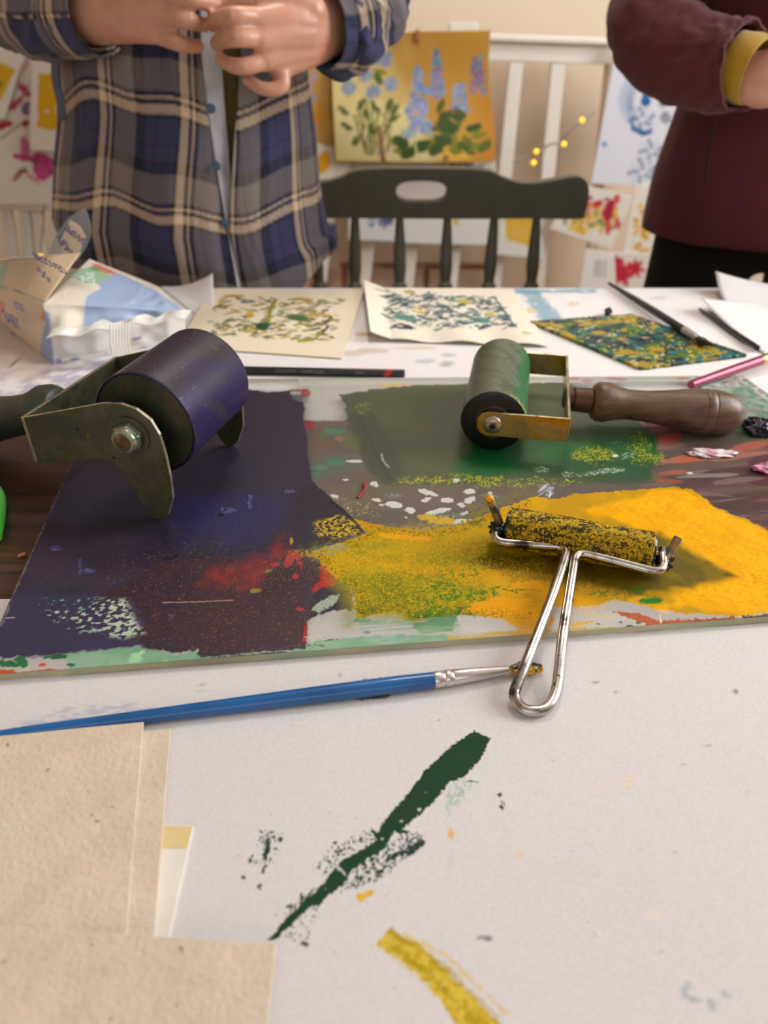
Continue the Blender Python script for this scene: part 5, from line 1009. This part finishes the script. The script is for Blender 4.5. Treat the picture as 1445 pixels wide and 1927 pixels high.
# fairy lights
fs = empty('fairy_lights', tuple(V(1050, 270, 1.9)), 'string of small warm fairy lights hanging on the white rail', 'fairy lights')
tube('wire', catmull([V(965, 306, 1.93), V(985, 298, 1.93), V(1009, 288, 1.93), V(1035, 272, 1.93), V(1058, 268, 1.94), V(1064, 256, 1.93), V(1085, 236, 1.93), V(1102, 224, 1.93), V(1120, 212, 1.94)], 5), .0028, plain('wire_grey', (150, 140, 125), .6), fs, 8)
for x, y in ((1095, 226), (1061, 271), (1009, 285), (1004, 306)): blob('bulb', V(x, y, 1.925), .0056, M['bulb'], fs, am=0)
fs2 = empty('fairy_lights', tuple(V(84, 392, 1.76)), 'single glowing fairy light peeking over the wipes packet', 'fairy lights')
blob('bulb', V(77, 482, 1.765), .005, M['bulb'], fs2, am=0); tube('wire', [V(84, 380, 1.772), V(80, 430, 1.768), V(77, 482, 1.765)], .0015, plain('wire_dark', (90, 85, 75), .6), fs2, 8)
# ================================================================ GREEN CHAIR
CY = 1.22
ch = empty('windsor_chair', tuple(V(795, 400, CY)*np.array([1, 1, 0])), 'dark green spindle-back wooden chair at the far side of the table', 'chair')
top = [(488, 345), (492, 330), (506, 325), (560, 335), (600, 340), (640, 333), (662, 322), (700, 317), (795, 317), (890, 318), (925, 322), (945, 332), (975, 341), (1010, 340), (1050, 331), (1078, 326), (1092, 331), (1098, 345)]
bot = [(1097, 372), (1091, 392), (1082, 403), (1000, 407), (900, 411), (795, 412), (690, 410), (590, 406), (505, 402), (494, 392), (489, 372)]
hole = [(793+42*math.copysign(abs(math.cos(t))**.6, math.cos(t))*1.14, 361+20*math.copysign(abs(math.sin(t))**.8, math.sin(t))) for t in np.linspace(0, 2*math.pi, 28, endpoint=False)]
def to2(px): return [(float(V(x, y, CY)[0]), float(V(x, y, CY)[2])) for x, y in px]
xc = float(V(795, 360, CY)[0])
# dense crest: subdivide outline so it can be bent
cr_ = plate('crest_rail', [0, CY, 0], [1, 0, 0], [0, 0, 1], to2([tuple(p) for p in np.array(catmull([(x, y, 0) for x, y in top+bot], 3))[:, :2]]), -.024, M['chair_green'], ch, 0, to2(hole))
for vtx in cr_.data.vertices:
    dx = vtx.co.x-xc; vtx.co.y -= .35*dx*dx*1.6
bevel(cr_, .004, 3)
seatz = .44
for k in range(6):
    xt = [584, 668, 752, 842, 930, 1010][k]; p1_ = V(xt, 407, CY+.010-.5*((float(V(xt, 407, CY)[0])-xc)**2)); xb = [600, 668, 752, 838, 920, 1000][k]
    q = V(xb, 530, CY-.015); dr = q-p1_; L = (float(p1_[2])-seatz)/abs(float((dr/np.linalg.norm(dr))[2])); dr /= np.linalg.norm(dr); dr = dr*1.0
    u = L/.40
    lathe('spindle', p1_-dr*.006, dr, [(0, .0058), (.01, .0064), (.06, .0100), (.085, .0108), (.10, .0092), (.108, .0085), (.112, .0122), (.118, .0125), (.122, .0090), (.128, .0128), (.145, .0132), (.17, .0110), (.24, .0085), (L, .0080)], M['chair_green'], ch, 20)
seat = [(xc+.19*math.copysign(abs(math.cos(t))**.7, math.cos(t)), CY-.20+.20*math.copysign(abs(math.sin(t))**.8, math.sin(t))) for t in np.linspace(0, 2*math.pi, 40, endpoint=False)]
plate('seat', [0, 0, seatz-.035], [1, 0, 0], [0, 1, 0], seat, .036, M['chair_green'], ch, .006)
for sx in (-1, 1):
    for sy in (-1, 1): lathe('leg', (xc+sx*.15, CY-.20+sy*.14, seatz-.03), (sx*.12, sy*.12, -1), [(0, .012), (.08, .018), (.16, .013), (.17, .018), (.3, .016), (.413, .011)], M['chair_green'], ch, 16)
# ================================================================ PEOPLE
def capsule_body(name, chains, mat, parent, voxel=.004, smooth=6):
    vs_, fs_ = [], []
    for pts in chains:
        P = catmull([p[:3] for p in pts], 5) if len(pts) > 2 else np.array([p[:3] for p in pts], float)
        R = np.interp(np.linspace(0, len(pts)-1, len(P)), range(len(pts)), [p[3] for p in pts]); fl = None
        # hemispherical ends
        t0 = P[0]-P[1]; t0 /= np.linalg.norm(t0); t1 = P[-1]-P[-2]; t1 /= np.linalg.norm(t1)
        pre = [P[0]+t0*R[0]*q for q in (.95, .8, .5)]; po = [P[-1]+t1*R[-1]*q for q in (.5, .8, .95)]
        rr = [.3, .6, .87]; P = np.vstack([pre, P, po]); R = np.concatenate([[R[0]*q for q in rr], R, [R[-1]*q for q in rr[::-1]]])
        v, f = tube_vf(P, R, 16); k = len(vs_); vs_ += list(v); fs_ += [tuple(i+k for i in q) for q in f]
    me = pymesh(name, vs_, fs_); o = bpy.data.objects.new(name, me); COL.objects.link(o)
    m = o.modifiers.new('r', 'REMESH'); m.mode = 'VOXEL'; m.voxel_size = voxel; s_ = o.modifiers.new('s', 'SMOOTH'); s_.iterations = smooth; s_.factor = .5
    dg = bpy.context.evaluated_depsgraph_get(); me2 = bpy.data.meshes.new_from_object(o.evaluated_get(dg)); bpy.data.objects.remove(o)
    return link(name, me2, mat, parent, True)
def C4(px, py, Y, r): p = V(px, py, Y); return (float(p[0]), float(p[1]), float(p[2]), r)
def plaid(u, v):
    """woven check: u across, v up (metres) -> linear colour"""
    NV, BK, TP, CR = lin((58, 58, 88)), lin((32, 32, 44)), lin((124, 114, 108)), lin((214, 188, 156))
    def band(t, ph, per):
        t = (t/per+ph) % 1.0; c = np.zeros(t.shape+(3,)); c[:] = NV
        for lo, hi, k in ((0, .05, BK), (.18, .195, BK), (.42, .46, BK), (.46, .55, CR), (.55, .59, BK), (.59, .62, CR), (.62, .66, BK), (.66, .93, TP), (.93, 1, BK)):
            m = (sst(lo-.006, lo+.006, t)*sst(hi+.006, hi-.006, t))[..., None]; c = c*(1-m)+k*m
        return c
    return (band(u, .02, .104)*.5+band(v, .35, .115)*.5)
M['plaid'] = painted('plaid_flannel', bump=.35, bs=900, sheen=.15, fac=1.25, spec=.2)
def cloth_grid(name, P, col, mat, parent, th=.0015):
    me = gridmesh(name, P)
    class q: pass
    if col is not None:
        cv = q(); cv.c = col; cv.a = np.ones(col.shape[:2]); cv.r = np.full(col.shape[:2], .85); setattrs(me, cv)
    o = link(name, me, mat, parent)
    m = o.modifiers.new('thickness', 'SOLIDIFY'); m.thickness = th; m.offset = -1; return o
def cloth_tube(name, pts, mat, parent, col=False, seg=90, n=14, fold=.004, fs_=9, uo=0, seed=1, th=.0018):
    P = catmull([p[:3] for p in pts], n); R = np.interp(np.linspace(0, len(pts)-1, len(P)), range(len(pts)), [p[3] for p in pts])
    rows = []; L = np.concatenate([[0], np.cumsum(np.linalg.norm(np.diff(P, axis=0), axis=1))]); a = None
    for i in range(len(P)):
        t = P[min(i+1, len(P)-1)]-P[max(i-1, 0)]; t /= np.linalg.norm(t)
        if a is None: _, a, b = frame(t)
        else: a = a-t*np.dot(a, t); a /= np.linalg.norm(a); b = np.cross(t, a)
        thv = np.linspace(0, 2*math.pi, seg+1)
        dsp = fold*((fbm(np.cos(thv)*2+L[i]*60*.6, np.sin(thv)*2+L[i]*fs_*3, 1, 3, seed)-.5)*2)
        rows.append(P[i]+np.outer(np.cos(thv)*(R[i]+dsp), a)+np.outer(np.sin(thv)*(R[i]+dsp), b))
    P3 = np.array(rows); c = None
    if col:
        thg, Lg = np.meshgrid(np.linspace(0, 2*math.pi, seg+1), L); c = plaid(Lg+uo, thg*.052+.03)
    o = cloth_grid(name, P3, c, mat, parent, th); bm = bmesh.new(); bm.from_mesh(o.data); bmesh.ops.remove_doubles(bm, verts=bm.verts, dist=1e-6); bm.to_mesh(o.data); bm.free(); return o
# ---- person in plaid
pp = empty('person', (-.27, 1.06, 0), 'person in an open blue and beige plaid shirt doing up a button with both hands', 'person')
cx0, cy0 = -.265, 1.065
WL_ = (-.300, .925, 1.012); 
hl_ = [[C4(165, 30, .945, .026), C4(235, 25, .905, .024), C4(308, -12, .872, .0125)], [C4(165, 35, .945, .024), C4(240, 32, .905, .022), C4(305, 28, .872, .0125)], [C4(170, 38, .945, .024), C4(240, 45, .905, .018), C4(292, 60, .876, .0115)],
       [C4(306, -10, .872, .0088), C4(356, -3, .858, .0084), C4(392, 5, .872, .0076), C4(410, 12, .882, .0066)],
       [C4(303, 30, .872, .0088), C4(346, 37, .858, .0083), C4(372, 44, .874, .0075), C4(386, 48, .884, .0064)],
       [C4(290, 64, .876, .0086), C4(332, 80, .862, .0080), C4(358, 86, .876, .0072), C4(374, 87, .886, .0062)],
       [C4(250, -20, .90, .014), C4(320, -45, .885, .0105), C4(385, -25, .885, .0085)]]
hr_ = [[C4(620, 50, .945, .026), C4(560, 42, .900, .025), C4(486, 38, .866, .0125)], [C4(620, 55, .945, .026), C4(560, 62, .898, .024), C4(492, 76, .862, .0122)], [C4(620, 60, .945, .025), C4(562, 85, .902, .022), C4(502, 112, .868, .0118)], [C4(615, 65, .945, .024), C4(568, 98, .905, .018), C4(524, 132, .880, .0105)],
       [C4(488, 32, .866, .0090), C4(436, 30, .846, .0086), C4(408, 38, .862, .0077), C4(396, 45, .876, .0066)],
       [C4(494, 73, .862, .0088), C4(444, 72, .844, .0084), C4(418, 77, .860, .0075), C4(406, 82, .874, .0064)],
       [C4(504, 114, .868, .0086), C4(458, 125, .852, .0082), C4(432, 121, .862, .0073), C4(415, 112, .872, .0062)],
       [C4(530, 130, .880, .0088), C4(530, 163, .872, .0078), C4(496, 167, .868, .0070), C4(466, 150, .872, .0062)],
       [C4(585, 20, .90, .016), C4(520, -8, .885, .0115), C4(462, 2, .880, .0098), C4(425, 16, .882, .0080)]]
elL, elR = (-.565, 1.07, 1.07, .040), (.035, 1.11, 1.10, .040)
body = hl_+hr_+[[C4(168, 35, .945, .026), (-.44, 1.01, 1.04, .033), elL], [C4(618, 54, .945, .027), (-.02, 1.03, 1.06, .034), elR],
    [elL, (-.51, 1.10, 1.22, .044), (-.435, 1.09, 1.36, .050)], [elR, (-.01, 1.12, 1.24, .044), (-.10, 1.09, 1.36, .050)],
    [(-.43, 1.09, 1.36, .05), (-.265, 1.09, 1.40, .06), (-.10, 1.09, 1.36, .05)], [(-.265, 1.08, 1.36, .085), (-.265, 1.07, 1.15, .08), (-.265, 1.07, .95, .075), (-.265, 1.08, .84, .08)],
    [(-.34, 1.08, 1.30, .075), (-.34, 1.07, 1.1, .070), (-.33, 1.08, .85, .075)], [(-.19, 1.08, 1.30, .075), (-.19, 1.07, 1.1, .070), (-.20, 1.08, .85, .075)],
    [(-.265, 1.08, 1.40, .05), (-.265, 1.06, 1.50, .048)], [(-.265, 1.05, 1.52, .055), (-.265, 1.045, 1.58, .075), (-.265, 1.05, 1.64, .070)], [(-.265, .97, 1.575, .010), (-.265, .965, 1.56, .012)],
    [(-.345, 1.06, 1.58, .012), (-.345, 1.06, 1.60, .012)], [(-.185, 1.06, 1.58, .012), (-.185, 1.06, 1.60, .012)]]
for sx in (-1, 1):
    x = -.265+sx*.09; body.append([(x, 1.08, .86, .075), (x, 1.08, .50, .048), (x, 1.09, .10, .032), (x, 1.07, .05, .032)]); body.append([(x, 1.09, .045, .03), (x, .98, .035, .028)])
capsule_body('body', body, M['skin'], pp, .0022, 3)
blob('hair', (-.265, 1.075, 1.615), .092, M['hair'], pp, sq=(.95, .95, .95), am=.1, seed=2)
capsule_body('trousers', [[(-.345, 1.08, .80, .080), (-.355, 1.08, .50, .066), (-.355, 1.09, .09, .052)], [(-.200, 1.08, .80, .080), (-.20, 1.08, .50, .064), (-.20, 1.09, .09, .050)], [(-.335, 1.08, .80, .082), (-.265, 1.08, .80, .085), (-.205, 1.08, .80, .082)]], M['denim'], pp, .008, 3)
for x in (-.355, -.20): blob('shoe', (x, 1.03, .04), .06, M['black_cloth'], pp, sq=(.75, 2.1, .62), am=.05)
def torso_rows(zs, le, re, Yc):
    a, c = [], []
    for z in zs:
        py = proj(np.array([cx0, Yc, z]))[1]; xl = float(V(np.interp(py, *le), py, Yc)[0]); xr = float(V(np.interp(py, *re), py, Yc)[0]); a.append((xr-xl)/2); c.append((xl+xr)/2)
    return np.array(a), np.array(c)
zs = np.linspace(1.36, .665, 330)
le = ([-400, 0, 100, 200, 300, 400, 470, 530, 700], [150, 140, 132, 138, 130, 128, 150, 172, 200]); re = ([-400, 0, 100, 150, 250, 350, 420, 480, 530, 700], [560, 562, 568, 572, 586, 596, 608, 618, 628, 640])
aa, cc_ = torso_rows(zs, le, re, 1.065)
dep = np.interp(zs, [.66, .8, .95, 1.1, 1.3, 1.36], [.125, .122, .112, .105, .10, .09])
def edge_theta(tab, Yf):
    out = []
    for z, a, c in zip(zs, aa, cc_):
        py = proj(np.array([c, Yf, z]))[1]; x = float(V(np.interp(py, *tab), py, Yf)[0]); out.append(math.asin(max(-.95, min(.95, (x-c)/a))))
    return np.array(out)
thL = edge_theta(([-300, 100, 200, 300, 420, 530, 700], [362, 376, 388, 402, 424, 444, 470]), .955)
thR = edge_theta(([-300, 100, 200, 300, 420, 530, 700], [446, 444, 440, 434, 430, 442, 470]), .955)
def panel(name, t0, t1, off, flare, seed, hem=0, uo=0):
    n = 420; s = np.linspace(0, 1, n)[None, :]; TH_ = t0[:, None]*(1-s)+t1[:, None]*s; Z = np.repeat(zs[:, None], n, 1)
    f = (fbm(TH_*2.2+seed, Z*3.5, 1, 3, seed)-.5)*.020+(fbm(TH_*7+seed, Z*6, 1, 3, seed+3)-.5)*.007*(1+0*Z)
    f = f*np.interp(zs, [.66, .9, 1.3], [1.5, 1.0, .7])[:, None]; f += .004*np.sin(TH_*9+Z*5+seed)*sst(1.1, .75, Z)
    rad = 1+0*TH_; a = aa[:, None]; b = dep[:, None]
    ed = flare(s, Z) if flare else 0
    X = cc_[:, None]+(a+off+f*.5)*np.sin(TH_); Yv = 1.065-(b+off+f+ed)*np.cos(TH_)*np.where(np.cos(TH_) < 0, .75, 1)
    if hem: Z = Z+sst(.80, .665, Z)*hem*np.abs(np.sin(TH_))**2
    col = plaid(TH_*.165+uo+.010*np.sin(Z*11), Z+.012*np.sin(TH_*3)+.004*np.sin(X*60))
    return cloth_grid(name, np.stack([X, Yv, Z], -1), col, M['plaid'], pp)
panel('shirt_left_front', np.full(len(zs), -math.pi*1.0), thL, .010, lambda s, Z: .012*sst(.8, 1, s)*sst(1.05, .8, Z), 3, 0, .035)
panel('shirt_right_front', thR, np.full(len(zs), math.pi*1.0), .004, lambda s, Z: .004*(1-s), 5, .10, .09)
# undershirt and placket
n = 24; s = np.linspace(0, 1, n)[None, :]; TH_ = thL[:, None]*(1-s)-.10+(thR[:, None]+.10)*s; Z = np.repeat(zs[:, None], n, 1)
TH_ = (thL-.15)[:, None]*(1-s)+(thR+.15)[:, None]*s
cloth_grid('undershirt', np.stack([cc_[:, None]+(aa[:, None]-.006)*np.sin(TH_), 1.065-(dep[:, None]-.006)*np.cos(TH_), Z], -1), None, M['olive'], pp)
s = np.linspace(0, 1, 10)[None, :]; wdt = np.interp(zs, [.66, .80, .90, 1.0, 1.2], [.02, .05, .11, .14, .14])[:, None]; TH_ = thL[:, None]+wdt*s; Z = np.repeat(zs[:, None], 10, 1)
cloth_grid('placket', np.stack([cc_[:, None]+(aa[:, None]+.008)*np.sin(TH_), 1.065-(dep[:, None]+.010-.006*s)*np.cos(TH_), Z], -1), None, plain('placket_cloth', (186, 184, 190), .85, var=.2), pp)
for px, py in ((397, 204), (407, 312), (424, 420)):
    p = V(px, py, .932); lathe('button', p, (0, -1, .1), [(0, .0050), (.001, .0054), (.0022, .0046)], M['button'], pp, 20)
for px0, seed, sid in ((0, 11, 'L'), (1, 12, 'R')):
    if sid == 'L':
        cloth_tube('sleeve', [C4(176, 28, .935, .036), C4(140, 30, .955, .039), C4(60, 28, .99, .043), (-.48, 1.04, 1.05, .050), (-.57, 1.075, 1.08, .056), (-.535, 1.09, 1.22, .060), (-.44, 1.09, 1.35, .068)], M['plaid'], pp, True, seed=11, fold=.009, uo=.055)
        cloth_tube('cuff', [C4(184, 30, .930, .037), C4(160, 30, .942, .039), C4(120, 30, .96, .041)], M['plaid'], pp, True, seed=14, fold=.002, uo=.125)
    else:
        cloth_tube('sleeve', [C4(622, 48, .935, .041), C4(650, 42, .955, .050), C4(680, 5, .99, .052), (.0, 1.06, 1.10, .054), (.045, 1.11, 1.13, .058), (.0, 1.11, 1.24, .060), (-.09, 1.09, 1.35, .066)], M['plaid'], pp, True, seed=12, fold=.012, uo=.02)
        cloth_tube('cuff', [C4(606, 50, .928, .040), C4(626, 48, .938, .042), C4(660, 40, .955, .046)], M['plaid'], pp, True, seed=15, fold=.003, uo=.13)
def strip(name, pts, wd, mat, parent, th=.002):
    P = catmull(pts, 6); s = np.linspace(-1, 1, 8); g = P[:, None, :]+np.array([1, 0, 0])[None, None, :]*s[None, :, None]*wd/2; g = g+np.array([0, -1, 0])*(1-s**2)[None, :, None]*.003
    return cloth_grid(name, g, None, mat, parent, th)
strip('cuff_tab', [V(128, 78, .97), V(108, 110, .968), V(106, 150, .965), V(115, 190, .964), V(117, 226, .964)], .007, plain('tab_cloth', (92, 94, 108), .85), pp); strip('cuff_tab', [V(690, 20, .975), V(692, 60, .97), V(686, 90, .97), V(690, 118, .97)], .005, plain('tab_cloth', (80, 90, 118), .85), pp)
# hanging open cuff on the right arm
def open_cuff():
    t = np.linspace(0, 1, 30)[None, :]; s = np.linspace(0, 1, 22)[:, None]
    A0 = catmull([V(590, 100, .93), V(612, 118, .932), V(650, 112, .945), V(684, 70, .97)], 10)[:30]; A1 = catmull([V(578, 112, .925), V(615, 142, .93), V(652, 152, .94), V(690, 108, .965)], 10)[:30]
    g = A0[None]*(1-s[..., None])+A1[None]*s[..., None]; g = g+np.array([0, -1, 0])*(.006*np.sin(math.pi*t)*np.sin(math.pi*s))[..., None]
    return cloth_grid('cuff_underside', g, None, plain('dark_cuff_lining', (46, 52, 66), .85, var=.35, vs_=40), pp)
open_cuff()
# ---- person in maroon
mp = empty('person', (.55, 1.10, 0), 'person in a maroon jumper over a mustard sleeve and black trousers, arm bent across', 'person')
el = C4(1222, 62, 1.04, .036)
mb = [[C4(1398, 150, .95, .027), C4(1440, 150, .935, .026), C4(1500, 150, .92, .014)], [C4(1400, 155, .95, .026), C4(1450, 165, .935, .022), C4(1498, 178, .922, .013)], [C4(1400, 145, .95, .026), C4(1450, 135, .935, .022), C4(1500, 122, .922, .013)],
      [C4(1500, 150, .92, .0105), C4(1550, 155, .92, .009), C4(1580, 160, .93, .008)], [C4(1498, 178, .922, .0105), C4(1545, 185, .922, .009), C4(1575, 186, .93, .008)], [C4(1500, 122, .922, .0105), C4(1552, 125, .922, .009), C4(1585, 128, .93, .008)], [C4(1495, 200, .925, .009), C4(1530, 208, .925, .008), C4(1555, 208, .93, .007)], [C4(1445, 115, .93, .012), C4(1480, 95, .92, .010), C4(1510, 92, .915, .009)],
      [C4(1398, 150, .95, .027), C4(1320, 125, .985, .033), el], [el, (.39, 1.10, 1.20, .043), (.42, 1.12, 1.36, .05)],
      [(.42, 1.12, 1.36, .05), (.57, 1.12, 1.40, .06), (.74, 1.12, 1.36, .05)], [(.57, 1.11, 1.36, .085), (.57, 1.10, 1.1, .08), (.57, 1.11, .85, .08)], [(.49, 1.11, 1.3, .075), (.50, 1.10, 1.05, .07), (.49, 1.11, .85, .075)], [(.65, 1.11, 1.3, .075), (.65, 1.10, 1.05, .07), (.65, 1.11, .85, .075)],
      [(.57, 1.11, 1.40, .05), (.57, 1.09, 1.50, .048)], [(.57, 1.08, 1.52, .055), (.57, 1.075, 1.58, .075), (.57, 1.08, 1.64, .070)], [(.57, 1.0, 1.575, .010), (.57, .995, 1.56, .012)],
      [(.74, 1.12, 1.36, .05), (.80, 1.11, 1.2, .043), (.82, 1.08, 1.08, .038)], [(.82, 1.08, 1.08, .038), (.78, .99, 1.03, .032), (.735, .93, .99, .026)], [(.735, .93, .99, .024), (.72, .905, .975, .022), (.70, .885, .96, .012)], [(.70, .885, .96, .010), (.68, .875, .945, .008)], [(.715, .885, .965, .010), (.70, .87, .95, .008)], [(.685, .89, .955, .010), (.665, .885, .94, .008)]]
for sx in (-1, 1):
    x = .57+sx*.09; mb.append([(x, 1.11, .86, .075), (x, 1.11, .50, .048), (x, 1.12, .10, .032), (x, 1.10, .05, .032)]); mb.append([(x, 1.12, .045, .03), (x, 1.01, .035, .028)])
capsule_body('body', mb, M['skin'], mp, .0045, 5)
blob('hair', (.57, 1.105, 1.615), .092, M['hair'], mp, sq=(.95, .95, .95), am=.1, seed=6)
capsule_body('trousers', [[(.485, 1.11, .82, .078), (.47, 1.11, .50, .066), (.48, 1.12, .09, .052)], [(.655, 1.11, .82, .078), (.67, 1.11, .50, .066), (.66, 1.12, .09, .052)], [(.485, 1.11, .80, .084), (.57, 1.11, .80, .095), (.655, 1.11, .80, .084)]], M['black_cloth'], mp, .008, 3)
for x in (.48, .66): blob('shoe', (x, 1.06, .04), .06, M['black_cloth'], mp, sq=(.75, 2.1, .62), am=.05)
zs2 = np.linspace(1.38, .768, 110); lt_ = ([-400, 0, 60, 150, 200, 250, 330, 420, 480], [1290, 1303, 1312, 1302, 1290, 1272, 1243, 1222, 1215])
xl = []
for z in zs2: py = proj(np.array([.45, 1.10, z]))[1]; xl.append(float(V(np.interp(py, *lt_), py, 1.10)[0]))
xl = np.array(xl); a2 = .575-xl; TH_ = np.linspace(-math.pi, math.pi, 161)[None, :]; Z = np.repeat(zs2[:, None], 161, 1)
f = (fbm(TH_*1.8, Z*3, 1, 3, 41)-.5)*.02; f[:, -1] = f[:, 0]
Zh = Z
cloth_grid('jumper', np.stack([.575+(a2[:, None]+f*.5)*np.sin(TH_), 1.105-(.128+f)*np.cos(TH_), Zh], -1), None, M['maroon'], mp, .003)
cloth_tube('jumper_sleeve', [C4(1404, 126, .940, .045), C4(1385, 128, .950, .045), C4(1330, 118, .975, .048), C4(1270, 98, 1.01, .052), C4(1232, 58, 1.04, .052), C4(1232, -10, 1.065, .048), (.375, 1.10, 1.18, .052), (.43, 1.12, 1.34, .066)], M['maroon'], mp, seed=21, fold=.007, n=10, th=.003)
cloth_tube('undersleeve', [C4(1425, 136, .934, .033), C4(1408, 132, .942, .0355), C4(1380, 128, .955, .036)], M['mustard'], mp, seed=22, fold=.001, n=6)
cloth_tube('jumper_sleeve', [(.735, .93, .99, .045), (.78, .99, 1.03, .048), (.82, 1.08, 1.08, .054), (.80, 1.11, 1.2, .054), (.73, 1.12, 1.34, .066)], M['maroon'], mp, seed=23, fold=.006, n=8, th=.003)
tube('pocket_seam', catmull([V(1346, 190, .972), V(1340, 240, .974), V(1328, 340, .978)], 5), .0016, plain('seam_dark', (40, 10, 16), .9), mp, 8)
